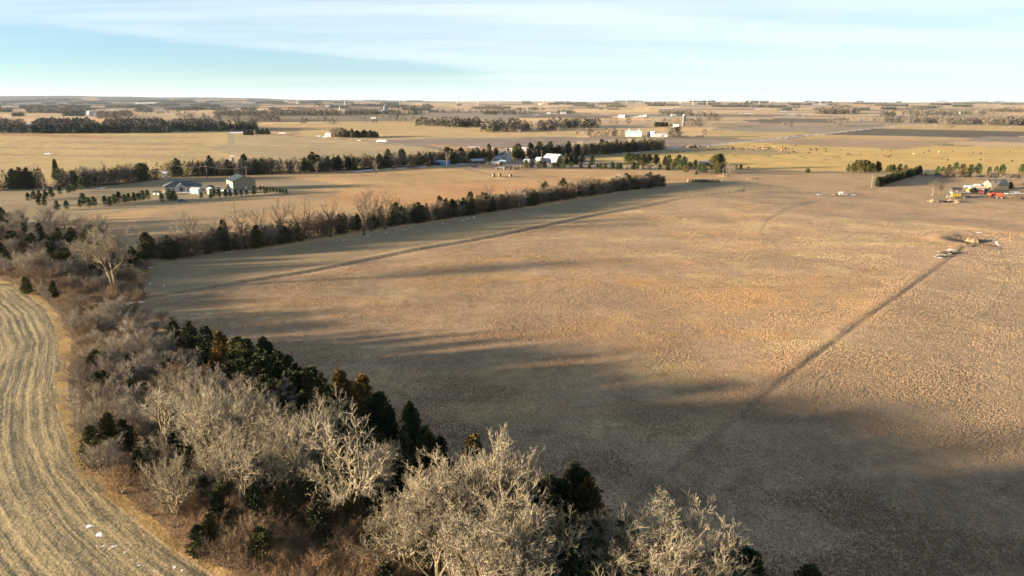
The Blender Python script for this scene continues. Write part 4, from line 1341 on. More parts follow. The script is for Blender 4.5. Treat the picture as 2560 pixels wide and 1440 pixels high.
# ---- farm with the white machine shed
LM = 'evergreen in the belt south of the white machine shed'
for (px, py, h) in ((1315, 421, 6.5), (1330, 420, 6), (1350, 421, 6), (1362, 421, 5.5), (1384, 422, 5), (1396, 420, 7), (1408, 422, 5.5), (1428, 422, 5.5), (1452, 422, 5.5), (1474, 422, 4), (1480, 413, 9), (1415, 412, 9), (1428, 411, 9.5), (1440, 411, 8), (1455, 410, 8), (1400, 413, 7),
                    (1500, 423, 5), (1512, 422, 4.5), (1530, 423, 6), (1545, 424, 5.5), (1552, 423, 5), (1494, 418, 3),
                    (1568, 413, 10), (1580, 414, 10), (1595, 414, 9.5), (1610, 414, 9.5), (1622, 413, 9), (1640, 413, 9), (1662, 414, 8), (1672, 414, 8.5), (1696, 415, 9), (1710, 416, 8), (1584, 424, 6), (1594, 425, 5), (1605, 424, 4), (1650, 425, 4.5),
                    (1670, 426, 6), (1685, 426, 6), (1702, 427, 7), (1714, 433, 6), (1738, 422, 7), (1750, 430, 7), (1760, 434, 7), (1785, 425, 11), (1798, 424, 12), (1792, 436, 7), (1805, 432, 8), (1840, 425, 4), (1852, 424, 4), (1725, 424, 6), (1688, 418, 7)):
    by_base('cedar' if PR.random() < 0.45 else 'pine', px, py, h, LM, 'evergreens of the farm belt', PR.choice(('pine_green', 'cedar_green', 'cedar_olive')), wide=1.15, name='evergreen_tree')
for (px, py, h) in ((1820, 437, 9), (1830, 440, 8), (1560, 425, 4), (1575, 424, 4), (1640, 425, 4.5), (1600, 426, 4), (1655, 424, 4), (1625, 424, 5)):
    by_base('fuzzy', px, py, h, 'pale leafless tree among the evergreens of the farm belt', 'bare trees of the farm belt', 'twig_pale', 'bark_grey')
by_base('cedar', 1741, 437, 3.2, 'low dark round bush before the farm belt', None, 'cedar_green', variant=3, wide=1.2, name='bush')
by_base('big', 938, 439, 5.2, 'lone round brown tree in the open field below the windbreak', None, 'twig_brown', 'bark_dark', variant=1, wide=0.95)
by_base('cedar', 2019, 432, 3.6, 'low spreading cedar alone beside the field road', None, 'cedar_olive', variant=3, wide=1.7)
for (px, py, h) in ((1225, 405, 12), (1240, 401, 11), (1210, 404, 11), (1222, 392, 12), (1308, 399, 8), (1285, 392, 10), (1270, 395, 9)):
    by_base('cedar', px, py, h, 'tall cedar round the white farmhouse', 'cedars of the white farmhouse', 'cedar_olive')
for (px, py, h) in ((1215, 408, 6), (1255, 395, 9), (1300, 392, 9), (1318, 390, 9), (1200, 400, 9)):
    by_base('fuzzy', px, py, h, 'round leafless yard tree near the white farmhouse', 'yard trees of the white farmhouse', 'twig_grey', 'bark_grey')
for (px, py) in ((1205, 420), (1215, 421), (1222, 418), (1232, 420), (1241, 419), (1248, 420)):
    by_base('fuzzy', px, py, 3.4, 'low dark bush by the corral of the white farmhouse', 'bushes by the corral', 'twig_brown', 'bark_dark', wide=1.5, name='bush')
# ---- right hand rows
LG = 'windswept pine in the clump beyond the field road'
for (px, py, h) in ((2120, 431, 6), (2131, 431, 7), (2139, 431, 9), (2150, 432, 9.5), (2162, 432, 9.5), (2170, 432, 8.5), (2180, 432, 7), (2192, 431, 8), (2197, 431, 7)):
    by_base('pine', px, py, h, LG, 'pines of the roadside clump', 'cedar_olive', wide=0.9)
for (px, py, h) in ((2224, 433, 6), (2232, 432, 6), (2248, 432, 6.5), (2262, 433, 6), (2218, 432, 5)):
    by_base('pine', px, py, h, 'open crowned pine between clump and cedar hedge', 'open crowned pines', 'cedar_olive', wide=1.1)
row([(2192, 468), (2245, 452), (2300, 434)], 2.5, 0.6, lambda x, y, t: plant('cedar', x, y, PR.uniform(5.2, 6.4), 'dense dark cedar in the straight hedge beside the lane', 'cedars of the straight hedge', 'cedar_green', wide=1.05))
LX = 'open crowned pine in the tall row behind the machinery yard'
for k in range(23):
    px = 2322 + k * 16.5 + PR.uniform(-5, 5)
    if 2310 < px < 2330 or PR.random() < 0.12:
        continue
    by_base('pine', px, 441 + (px - 2330) * 0.012, PR.uniform(6.5, 10.5), LX, 'pines behind the machinery yard', PR.choice(('cedar_olive', 'pine_green')), wide=0.85)
for k in range(20):
    px = 2320 + k * 18 + PR.uniform(-5, 5)
    by_base('fuzzy', px, 443 + (px - 2330) * 0.012, PR.uniform(3, 7.5), 'leafless brush under the tall pine row', 'brush under the pine row', PR.choice(('twig_brown', 'twig_grey')), 'bark_grey', wide=1.3)
for k in range(14):
    if k in (6, 7):
        continue
    by_base('shrub', 2427 + k * 9.6, 450 + k * 0.1, 1.6, 'small evenly planted shrub in the line behind the yard', 'planted shrubs behind the yard', 'twig_brown', 'bark_dark')
by_base('big', 2330, 490, 9.0, 'round crowned leafless tree beside the machinery yard', None, 'bark_dark', 'bark_grey', variant=0, wide=1.2)
by_base('big', 2347, 487, 7.0, 'smaller leafless tree touching the round crowned one', None, 'bark_dark', 'bark_grey', variant=1, wide=1.2)
by_base('big', 2480, 486, 8.0, 'wide grey leafless tree hiding the barn of the machinery yard', None, 'twig_grey', 'bark_grey', variant=2, wide=1.25)
by_base('fuzzy', 2498, 462, 7.0, 'grey leafless tree behind the barn of the machinery yard', None, 'twig_grey', 'bark_grey', variant=0, wide=1.4)
by_base('cedar', 2524, 471, 4.0, 'broad dark bush east of the barn', None, 'cedar_olive', variant=3, wide=1.6, name='bush')
for (px, py) in ((2530, 501), (2545, 502), (2556, 500), (2570, 502), (2590, 502)):
    by_base('shrub', px, py, 3.2, 'brown weedy shrub beside the orange wagons', 'weedy shrubs beside the wagons', 'twig_brown', 'bark_dark', wide=1.3)
by_base('fuzzy', 2562, 470, 9, 'leafless tree at the east side of the machinery yard', None, 'twig_grey', 'bark_grey', variant=1)
# grove far across the highway
for (px, py, h) in ((836, 343, 15), (846, 344, 16), (858, 344, 14)):
    by_base('fuzzy', px, py, h, 'leafless tree at the west end of the dark grove across the highway', 'bare trees of the dark grove', 'twig_grey', 'bark_grey', wide=1.2)
for k in range(22):
    t = k / 21
    by_base('cedar', 846 + 96 * t + PR.uniform(-3, 3), 345 + PR.uniform(-2.5, 0.5), PR.uniform(9, 14) - 3 * t, 'dark evergreen of the grove across the highway', 'evergreens of the dark grove', 'cedar_green', wide=1.3, name='evergreen_tree')
for px in (645, 657, 669):
    by_base('cedar', px, 336, 9, 'round dark evergreen in the row of three beside the far road', 'three round evergreens', 'cedar_green', wide=1.5, variant=3, name='evergreen_tree')
for px in (612, 622, 630):
    by_base('cedar', px, 338, 8, 'dark evergreen at the end of the west wood', 'evergreens at the end of the west wood', 'cedar_green', wide=1.4, name='evergreen_tree')
for k in range(14):
    by_base('cedar', 1638 + k * 2.4, 317, 9, 'small dark conifer in the line by the far white house', 'conifers by the far white house', 'cedar_green', wide=0.8)

# ------------------------------------------------------------------ far woods, each a mass of its own
FR = random.Random(5)


def far_wood(boxes, label, mat='far_bare', h=11.0, name='far_wood', spacing=9.0, dark=0.0):
    B = {mat: MB(), 'far_green': MB()} if dark else {mat: MB()}
    for (x0, x1, yt, yb) in boxes:
        cx, cy = G((x0 + x1) / 2, yb)
        dist = math.hypot(cx, cy)
        hp = h * F / dist
        y_back = min(yb - 0.3, yt + hp * 0.8)
        A, Bp = G(x0, yb), G(x1, yb)
        C_, D_ = G(x0, y_back), G(x1, y_back)
        wid = math.hypot(Bp[0] - A[0], Bp[1] - A[1])
        dep = max(8.0, min(400, math.hypot(C_[0] - A[0], C_[1] - A[1])))
        n = int(min(420, max(6, wid * dep / spacing ** 2)))
        per = 90 if dist < 1300 else (40 if dist < 2600 else (18 if dist < 5000 else 9))
        dx, dy = cx / dist, cy / dist
        spots_ = []
        for k in range(n):
            u, w = FR.random(), FR.random() ** 1.2
            spots_.append((A[0] + (Bp[0] - A[0]) * u + dx * w * dep + FR.uniform(-4, 4), A[1] + (Bp[1] - A[1]) * u + dy * w * dep + FR.uniform(-4, 4), w))
        zs_ = terrain(np.array([q[0] for q in spots_]), np.array([q[1] for q in spots_]))
        for k in range(n):
            x, y, w = spots_[k]
            z = float(zs_[k])
            hh = h * FR.uniform(0.75, 1.4)
            rr = hh * FR.uniform(0.34, 0.55)
            isg = dark and (FR.random() < dark or w < 0.06)
            mb = B['far_green' if isg else mat]
            if isg:
                hh *= 0.8
            s = rr * (0.42 if per > 30 else 0.6 if per > 12 else 0.85)
            for q in range(per):
                a, e = FR.uniform(0, 6.283), FR.random()
                zz = hh * (0.06 + 0.94 * e ** 0.8)
                prof = math.sin(PI * (0.18 + 0.80 * e)) if not isg else (1.05 - e) * 0.9
                rad = rr * prof * math.sqrt(FR.random())
                c = Vector((x + math.cos(a) * rad, y + math.sin(a) * rad, z + zz))
                d1 = Vector((FR.uniform(-1, 1), FR.uniform(-1, 1), FR.uniform(-0.6, 1))).normalized() * s
                d2 = Vector((FR.uniform(-1, 1), FR.uniform(-1, 1), FR.uniform(-1, 1))).normalized() * s * 0.6
                mb.add([c - d1 * 0.5 - d2 * 0.5, c + d1 * 0.5 - d2 * 0.3, c + d2 * 0.6], [(0, 1, 2)])
            if per > 30:
                mb.tube((x, y, z - 0.5), (x, y, z + hh * 0.7), 0.22, 0.08, 3, caps=False)
    mats = list(B)
    vs, fs, mi = [], [], []
    for i, m in enumerate(mats):
        k = len(vs)
        vs += B[m].v
        fs += [tuple(j + k for j in f) for f in B[m].f]
        mi += [i] * len(B[m].f)
    o = mesh_obj(name, vs, fs, mats[0])
    for m in mats[1:]:
        o.data.materials.append(MATS[m])
    o.data.polygons.foreach_set('material_index', mi)
    tag(o, label, 'wood', None, 'stuff')
    return o


far_wood([(-120, 80, 296, 334), (80, 250, 297, 334), (250, 430, 300, 333), (430, 560, 304, 329), (560, 640, 308, 327)], 'broad grey wood with dark evergreen hem beyond the west fields', h=12, spacing=9.5, dark=0.16)
far_wood([(0, 29, 267, 281), (67, 210, 270, 284), (49, 148, 260, 269)], 'grey woods strung along the valley in the west', h=12, dark=0.15)
far_wood([(32, 62, 285, 292), (160, 212, 283, 291)], 'small dark evergreen windbreaks beyond the west wood', 'far_green', 9)
far_wood([(262, 361, 259, 270), (336, 383, 269, 281), (300, 333, 270, 293), (243, 302, 283, 298), (312, 346, 291, 301)], 'scattered grey trees along the creek behind the west wood', h=13, spacing=14)
far_wood([(200, 272, 254, 263), (0, 30, 254, 263), (40, 130, 250, 256), (140, 330, 248, 254), (330, 460, 249, 254), (90, 210, 246, 251)], 'dark wooded ridges below the hills on the west horizon', 'far_green', 13, spacing=26)
far_wood([(437, 514, 264, 275), (497, 551, 260, 267), (524, 568, 270, 276), (605, 642, 269, 277), (672, 706, 266, 278), (550, 640, 249, 254), (720, 860, 248, 255), (640, 720, 255, 260)], 'dark farmstead groves on the slopes west of the village', 'far_bare', 12, spacing=16, dark=0.5)
far_wood([(534, 674, 279, 290), (674, 860, 275, 290), (860, 978, 274, 287)], 'long grey wood around the village', h=13, spacing=14, dark=0.06)
far_wood([(430, 497, 288, 298), (500, 600, 289, 300), (615, 700, 292, 306), (660, 690, 287, 303)], 'loose grey creek trees in front of the village fields', h=13, spacing=13)
far_wood([(739, 775, 298, 310), (795, 815, 296, 304), (816, 838, 301, 311)], 'open clumps of bare trees in the stubble before the village', h=12, spacing=11)
far_wood([(606, 638, 309, 322)], 'dark evergreen clump at the end of the west wood', 'far_green', 10)
far_wood([(978, 1060, 279, 288)], 'straight dark windbreak east of the village', 'far_green', 12, spacing=12)
far_wood([(1023, 1078, 269, 278), (1068, 1112, 275, 282), (1112, 1213, 277, 282), (870, 960, 260, 266), (960, 1020, 262, 268)], 'groves on the slope behind the village', h=12, spacing=16, dark=0.3)
far_wood([(897, 1045, 296, 307)], 'dense grey tree belt before the ploughed land', h=13, spacing=10)
far_wood([(954, 1011, 290, 298)], 'short dark windbreak behind the grey belt', 'far_green', 11, spacing=11)
far_wood([(1040, 1130, 298, 316), (1120, 1203, 299, 319)], 'rounded grey wood in the golden stubble', h=13, spacing=9.5, dark=0.03)
far_wood([(1200, 1245, 308, 331), (1240, 1310, 303, 330), (1307, 1397, 309, 328), (1380, 1500, 300, 321)], 'big straggling grey wood in the middle distance', h=13, spacing=11, dark=0.05)
far_wood([(1500, 1560, 304, 312), (1559, 1640, 302, 311), (1640, 1700, 303, 311)], 'thin line of bare trees running east from the grey wood', h=12, spacing=13)
far_wood([(1665, 1770, 325, 344)], 'dark grey grove beside the white barn', h=13, spacing=9, dark=0.10)
far_wood([(1461, 1505, 328, 341), (1505, 1560, 335, 341)], 'scattered bushes west of the white barn', h=9, spacing=13)
far_wood([(1209, 1290, 275, 287), (1179, 1277, 261, 273), (1290, 1344, 278, 286)], 'woods across the plain in open country', h=12, spacing=16, dark=0.25)
far_wood([(1290, 1312, 270, 276), (1320, 1365, 270, 276), (1392, 1436, 276, 285), (1433, 1487, 261, 267), (1465, 1495, 267, 271), (1495, 1550, 258, 262)], 'small farm groves towards the turbines', h=12, spacing=16, dark=0.4)
far_wood([(1621, 1700, 259, 265), (1644, 1730, 277, 288), (1720, 1790, 283, 292)], 'dark groves east of the white farms', h=12, spacing=13, dark=0.35)
far_wood([(1750, 1802, 291, 303), (1720, 1752, 300, 319)], 'pale bare trees beside the far white house', h=13, spacing=11)
far_wood([(1779, 1876, 259, 268), (1880, 1930, 263, 269), (1970, 2000, 266, 271)], 'long dark shelter wood on the plain', h=13, spacing=16, dark=0.35)
far_wood([(2032, 2113, 272, 286), (2113, 2150, 278, 284)], 'tall grey grove behind the small white houses', h=16, spacing=11)
far_wood([(1987, 2014, 288, 295), (1920, 1970, 288, 295), (1835, 1880, 288, 294)], 'bushes along the edge of the dark ploughed field', h=10, spacing=12)
far_wood([(1955, 1982, 310, 318), (2076, 2115, 304, 318), (2060, 2130, 296, 305)], 'loose brush on the slope before the road', h=9, spacing=11)
far_wood([(2130, 2205, 296, 306), (2210, 2252, 294, 307), (2199, 2237, 282, 293)], 'grey and dark trees round the eastern farm', h=12, spacing=11, dark=0.15)
far_wood([(2258, 2350, 294, 309), (2348, 2460, 296, 312), (2460, 2600, 294, 314)], 'wide grey wood in the east behind the white sheds', h=12, spacing=10)
far_wood([(2254, 2400, 272, 290), (2400, 2432, 272, 286), (2447, 2466, 276, 286), (2456, 2488, 285, 293), (2466, 2600, 263, 281)], 'mixed woods on the rise in the far east', h=12, spacing=17, dark=0.12)
far_wood([(2185, 2270, 259, 266), (2280, 2310, 266, 276), (2080, 2130, 262, 269), (2380, 2500, 255, 260), (2130, 2220, 256, 261)], 'distant groves on the east horizon', h=13, spacing=22, dark=0.3)
for (px, py, h) in ((2308, 320, 9), (2340, 321, 10), (2368, 322, 8), (2381, 322, 9), (2415, 323, 8), (2530, 327, 10), (2214, 320, 8), (2250, 320, 7), (1768, 312, 9), (1793, 312, 8), (1395, 331, 7), (1370, 336, 6), (1440, 338, 10), (1410, 327, 5), (1300, 335, 8)):
    by_base('fuzzy', px, py, h, 'solitary leafless tree out in the distant fields', 'solitary trees in the distance', 'twig_grey', 'bark_grey', wide=1.2)
SG = random.Random(31)
for (x0, x1, nn, lb) in ((-40, 700, 74, 'scattered dark groves across the far plain beyond the west valley'), (700, 1700, 40, 'scattered dark groves across the far plain beyond the village'), (1700, 2600, 40, 'scattered dark groves across the far plain in the east')):
    bx = []
    for k in range(nn):
        cx, yb = SG.uniform(x0, x1), 254 + 26 * SG.random() ** 1.5
        if x0 < 0 and SG.random() < 0.6:
            cx, yb = SG.uniform(x0, x1 * 0.75), SG.uniform(252, 286)
        w_ = SG.uniform(10, 60)
        bx.append((cx, cx + w_, yb - SG.uniform(4, 8), yb))
    far_wood(bx, lb, 'far_bare', 13, spacing=17, dark=0.55)

# ------------------------------------------------------------------ farm buildings
def face_panel(mb, face, L_, Wd, u, w, z0, z1, out):
    """thin slab standing proud on one face of a building of length L_ (x) and width Wd (y)"""
    t0, t1 = -0.02, out
    if face == 'front':
        mb.box(u - w / 2, u + w / 2, -Wd / 2 - t1, -Wd / 2 - t0 * 0, z0, z1)
    elif face == 'back':
        mb.box(u - w / 2, u + w / 2, Wd / 2, Wd / 2 + t1, z0, z1)
    elif face == 'left':
        mb.box(-L_ / 2 - t1, -L_ / 2, u - w / 2, u + w / 2, z0, z1)
    else:
        mb.box(L_ / 2, L_ / 2 + t1, u - w / 2, u + w / 2, z0, z1)


def add_openings(root, L_, Wd, doors, windows):
    for (face, u, w, h, mat) in doors:
        mb = MB()
        face_panel(mb, face, L_, Wd, u, w, 0.0, h, 0.07)
        d = mb.obj('door', mat, root)
        mb = MB()
        face_panel(mb, face, L_ + 0.14, Wd + 0.14, u + w * 0.36, 0.12, h * 0.42, h * 0.50, 0.05)
        mb.obj('handle', 'metal_grey', d)
    for (face, u, z, w, h) in windows:
        mb = MB()
        face_panel(mb, face, L_, Wd, u, w, z, z + h, 0.05)
        wn = mb.obj('window', 'trim_white', root)
        mb = MB()
        face_panel(mb, face, L_ + 0.1, Wd + 0.1, u, w * 0.78, z + h * 0.11, z + h * 0.89, 0.015)
        mb.obj('pane', 'glass_dark', wn)


def gable(name, label, cat, loc, rz, L_, Wd, wh, rh, wall, roof, doors=(), windows=(), group=None, over=0.35, cup=0, chim=False, walls=True):
    x, y = loc
    root = thing(name, label, cat, (x, y, tz(x, y)), rz, group)
    if walls:
        mb = MB()
        prof = [(-Wd / 2, -0.4), (Wd / 2, -0.4), (Wd / 2, wh), (0, wh + rh), (-Wd / 2, wh)]
        vs = [(-L_ / 2, a, b) for a, b in prof] + [(L_ / 2, a, b) for a, b in prof]
        fs = [(i, (i + 1) % 5, 5 + (i + 1) % 5, 5 + i) for i in range(5)] + [(4, 3, 2, 1, 0), (5, 6, 7, 8, 9)]
        mb.add(vs, fs)
        mb.obj('wall', wall, root)
    mb = MB()
    sl = rh / (Wd / 2)
    e = Wd / 2 + over
    ze = wh - over * sl + 0.06
    zr = wh + rh + 0.06
    th = 0.16
    prof = [(-e, ze), (0, zr), (e, ze), (e, ze + th), (0, zr + th), (-e, ze + th)]
    X0 = L_ / 2 + over
    vs = [(-X0, a, b) for a, b in prof] + [(X0, a, b) for a, b in prof]
    fs = [(i, (i + 1) % 6, 6 + (i + 1) % 6, 6 + i) for i in range(6)] + [(5, 4, 1, 0), (4, 3, 2, 1), (6, 7, 10, 11), (7, 8, 9, 10)]
    mb.add(vs, fs)
    rf = mb.obj('roof', roof, root)
    for k in range(cup):
        cx = -L_ * 0.3 + k * L_ * 0.6 if cup > 1 else 0
        m2 = MB().box(cx - 0.8, cx + 0.8, -0.8, 0.8, zr - 0.3, zr + 1.5)
        m2.add([(cx - 1, -1, zr + 1.5), (cx + 1, -1, zr + 1.5), (cx + 1, 1, zr + 1.5), (cx - 1, 1, zr + 1.5), (cx, 0, zr + 2.7)], [(0, 1, 4), (1, 2, 4), (2, 3, 4), (3, 0, 4), (3, 2, 1, 0)])
        m2.obj('cupola', 'wall_white', rf)
    if chim:
        MB().box(L_ * 0.2, L_ * 0.2 + 0.7, -0.9, -0.2, wh + rh * 0.4, zr + 0.9).obj('chimney', 'roof_rust', rf)
    add_openings(root, L_, Wd, doors, windows)
    return root


def facing(rz_deg):
    return math.radians(rz_deg)


# house with hip roof
def hip_house():
    x, y = G(458, 476)
    root = thing('farm_house', 'grey one-storey house with hip roof and gabled porch', 'house', (x, y, tz(x, y)), facing(27))
    L_, Wd, wh, rh = 19.0, 11.0, 3.0, 2.6
    MB().box(-L_ / 2, L_ / 2, -Wd / 2, Wd / 2, -0.4, wh).obj('wall', 'wall_grey', root)
    o = 0.5
    a, b = L_ / 2 + o, Wd / 2 + o
    rx = L_ / 2 - Wd / 2
    vs = [(-a, -b, wh), (a, -b, wh), (a, b, wh), (-a, b, wh), (-rx, 0, wh + rh), (rx, 0, wh + rh),
          (-a, -b, wh - 0.18), (a, -b, wh - 0.18), (a, b, wh - 0.18), (-a, b, wh - 0.18)]
    fs = [(0, 1, 5, 4), (1, 2, 5), (2, 3, 4, 5), (3, 0, 4), (6, 7, 1, 0), (7, 8, 2, 1), (8, 9, 3, 2), (9, 6, 0, 3), (9, 8, 7, 6)]
    rf = mesh_obj('roof', vs, fs, 'roof_grey', root)
    MB().tube((3.2, 1.2, wh + 1.4), (3.2, 1.2, wh + 2.9), 0.12).obj('vent_pipe', 'metal_grey', rf)
    # porch
    pr = MB()
    pv = [(-2.6, -0.15), (0, 1.55), (2.6, -0.15), (2.6, 0.05), (0, 1.75), (-2.6, 0.05)]
    px0 = -1.0
    y0, y1 = -Wd / 2 - 3.0, -1.0
    vs = [(px0 + q, y0, wh + w) for q, w in pv] + [(px0 + q, y1, wh + w) for q, w in pv]
    fs = [(i, (i + 1) % 6, 6 + (i + 1) % 6, 6 + i) for i in range(6)] + [(5, 4, 1, 0), (4, 3, 2, 1), (6, 7, 10, 11), (7, 8, 9, 10)]
    porch = mesh_obj('porch', vs, fs, 'roof_grey', root)
    gv = [(px0 - 2.3, y0 + 0.3, wh), (px0 + 2.3, y0 + 0.3, wh), (px0, y0 + 0.3, wh + 1.45), (px0 - 2.3, y0 + 0.5, wh), (px0 + 2.3, y0 + 0.5, wh), (px0, y0 + 0.5, wh + 1.45)]
    mesh_obj('gable_front', gv, [(0, 1, 2), (5, 4, 3), (0, 3, 4, 1), (1, 4, 5, 2), (2, 5, 3, 0)], 'wall_white', porch)
    for sx in (-2.15, 2.15):
        MB().box(px0 + sx - 0.22, px0 + sx + 0.22, y0 + 0.28, y0 + 0.72, 0, wh).obj('column', 'trim_white', porch)
    MB().box(px0 - 2.5, px0 + 2.5, y0 + 0.1, -Wd / 2, -0.3, 0.15).obj('porch_floor', 'concrete', porch)
    add_openings(root, L_, Wd, [('front', px0, 1.3, 2.2, 'wood_dark'), ('front', 5.0, 1.1, 2.1, 'trim_white')],
                 [('front', -7.2, 1.0, 1.4, 1.2), ('front', -5.0, 1.0, 1.4, 1.2), ('front', 2.9, 1.0, 1.2, 1.2), ('front', 7.6, 1.0, 1.4, 1.2), ('left', 0, 1.0, 1.6, 1.2)])
    return root


hip_house()
gable('machine_shed', 'tall tan metal shed with dark slate roof and white door', 'shed', G(604, 472), facing(-56), 15, 12.5, 5.2, 2.7, 'wall_tan', 'roof_slate',
      [('front', 4.4, 2.8, 4.2, 'trim_white'), ('front', 1.2, 1.1, 2.2, 'trim_white'), ('right', 0.8, 1.1, 2.2, 'trim_white')], [('front', -4.5, 3.6, 0.9, 0.7), ('front', 1.8, 3.4, 0.9, 0.7)])
gable('garden_shed', 'small white shed with pale blue shaded side near the porch', 'shed', G(491, 484), facing(-12), 5.0, 3.4, 2.3, 0.9, 'wall_white', 'roof_white', [('front', 0.6, 1.4, 1.8, 'wall_blue')], [('front', -1.3, 1.0, 0.7, 0.7)])
gable('garden_shed', 'small beige shed with pale roof between house and tan shed', 'shed', G(528, 484), facing(-50), 4.6, 3.6, 2.4, 0.9, 'wall_beige', 'roof_white', [('front', 0, 1.4, 2.0, 'wood_grey')], [('left', 0, 1.1, 0.7, 0.7)])
gable('animal_shelter', 'low grey shelter in the grass west of the hip roofed house', 'shelter', G(394, 487), facing(-8), 3.4, 2.4, 1.4, 0.5, 'wall_grey', 'roof_slate', [('front', 0, 0.9, 1.1, 'wood_dark')])
# farm with the white machine shed
gable('open_shed', 'long low open shed with white roof and blue end wall', 'shed', G(1101, 413), facing(-20), 13, 8, 3.0, 0.8, 'wall_blue', 'roof_white', [('front', -3.6, 3.2, 2.4, 'wood_dark'), ('front', -0.1, 3.2, 2.4, 'wood_dark')], [('front', 4.3, 1.2, 1.2, 0.8)])
gable('machine_shed', 'big white machine shed with sunlit gable end', 'shed', G(1385, 405), facing(-38), 13.5, 10, 4.2, 2.2, 'wall_white', 'roof_white', [('front', -3.5, 2.6, 3.2, 'trim_white'), ('right', 0, 3.2, 3.4, 'wall_beige')], [('front', 1.5, 1.6, 0.9, 0.8), ('front', 4.2, 1.6, 0.9, 0.8)])
gable('farm_house', 'two-storey white farmhouse with grey roof amid cedars', 'house', G(1262, 402), facing(-30), 9, 7.5, 5.4, 2.6, 'wall_white', 'roof_grey', [('front', 0, 1.1, 2.1, 'wood_dark')],
      [('front', -2.8, 0.9, 0.9, 1.3), ('front', 2.8, 0.9, 0.9, 1.3), ('front', -2.8, 3.4, 0.9, 1.3), ('front', 0, 3.4, 0.9, 1.3), ('front', 2.8, 3.4, 0.9, 1.3), ('left', 0, 3.4, 0.9, 1.3), ('left', 1.8, 0.9, 0.9, 1.3)], chim=True)
gable('house_wing', 'white one-storey wing beside the two-storey farmhouse', 'house', G(1246, 404), facing(-30), 6, 5, 2.8, 1.4, 'wall_white', 'roof_white', [('front', -1.5, 1.0, 2.0, 'wood_dark')], [('front', 1.2, 1.0, 1.0, 1.0)])
gable('grain_shed', 'small white shed west of the big white machine shed', 'shed', G(1348, 406), facing(-38), 4.5, 4, 2.8, 1.3, 'wall_white', 'roof_bluegrey', [('front', 0, 1.2, 2.0, 'wood_grey')], [('left', 0, 1.4, 0.7, 0.7)])
gable('grain_shed', 'little white shed in the snowy yard of the farmhouse', 'shed', G(1318, 409), facing(-25), 4.5, 3.6, 2.4, 1.0, 'wall_white', 'roof_bluegrey', [('front', 0, 1.1, 1.9, 'wall_blue')], [('front', 1.5, 1.2, 0.6, 0.6)])
gable('garage', 'low pale garage with flat roof below the farmhouse', 'garage', G(1240, 413), facing(-20), 7, 5, 2.4, 0.6, 'wall_beige', 'roof_white', [('front', -1.4, 2.4, 2.0, 'trim_white')], [('front', 1.8, 1.0, 0.9, 0.7)])
gable('garage', 'grey blue garage beside the low pale garage', 'garage', G(1257, 412), facing(-20), 5.5, 4.5, 2.5, 1.0, 'wall_grey', 'roof_bluegrey', [('front', 0, 2.4, 2.0, 'wall_white')])
gable('long_barn', 'snowy roofed low barn beside the windbreak', 'barn', G(1193, 408), facing(24), 11, 6, 2.2, 1.2, 'wood_grey', 'roof_white', [('front', -2, 2.2, 1.8, 'wood_dark')], [('front', 2.5, 1.0, 0.8, 0.6)])
gable('cattle_shed', 'low pale roofed cattle shed behind the farm belt', 'shed', G(1765, 414), facing(-6), 11, 6, 2.6, 0.8, 'wall_white', 'roof_white', [('front', 0, 3.0, 2.2, 'wood_dark')], [('front', 3.8, 1.2, 1.0, 0.7)])
gable('farm_house', 'pink beige house roof showing through the windbreak', 'house', G(1293, 388), facing(-20), 9, 7, 3.4, 2.2, 'wall_beige', 'roof_white', [('front', 0, 1.1, 2.1, 'wood_dark')], [('front', -2.6, 1.0, 0.9, 1.2), ('front', 2.6, 1.0, 0.9, 1.2)])
gable('barn', 'white barn with dark red base behind the windbreak', 'barn', G(1315, 384), facing(-20), 8, 7, 3.4, 2.2, 'wall_white', 'roof_white', [('front', 0, 2.4, 2.4, 'paint_red')], [('left', 0, 2.0, 0.9, 0.9)])
# machinery yard
gable('pole_barn', 'grey metal barn half hidden by a leafless tree', 'barn', G(2487, 473), facing(8), 11, 7, 3.0, 2.4, 'wood_grey', 'roof_grey', [('left', 0, 2.4, 2.4, 'wood_grey')], [('front', -3, 1.2, 0.9, 0.7)])
gable('lean_shed', 'low shed with pale beige roof in the machinery yard', 'shed', G(2446, 479), facing(-14), 7, 4.5, 2.3, 0.7, 'wood_dark', 'wall_beige', [('front', -1, 2.8, 1.8, 'paint_dark')], [('front', 2.4, 1.0, 0.7, 0.6)])
gable('pump_house', 'small white pump house behind the low beige roofed shed', 'shed', G(2441, 472), facing(-10), 2.6, 2.2, 1.9, 0.7, 'wall_white', 'roof_white', [('front', 0, 0.8, 1.5, 'wood_grey')])
gable('feed_hut', 'tiny tan hut among snow at the lane end', 'hut', G(2101, 487), facing(-15), 1.6, 1.4, 1.1, 0.4, 'wall_beige', 'roof_white', [('front', 0, 0.6, 0.9, 'wood_dark')])
gable('dark_shed', 'low dark shed behind the yellow grain truck', 'shed', G(2388, 481), facing(-8), 4.5, 3.2, 1.9, 0.6, 'wood_dark', 'roof_slate', [('front', 0, 1.2, 1.5, 'wood_grey')])
gable('scrap_shelter', 'small grey hut beside the yellow grain truck', 'hut', G(2371, 494), facing(-30), 2.2, 1.8, 1.3, 0.7, 'wood_grey', 'roof_grey', [('front', 0, 0.7, 1.1, 'wood_dark')])
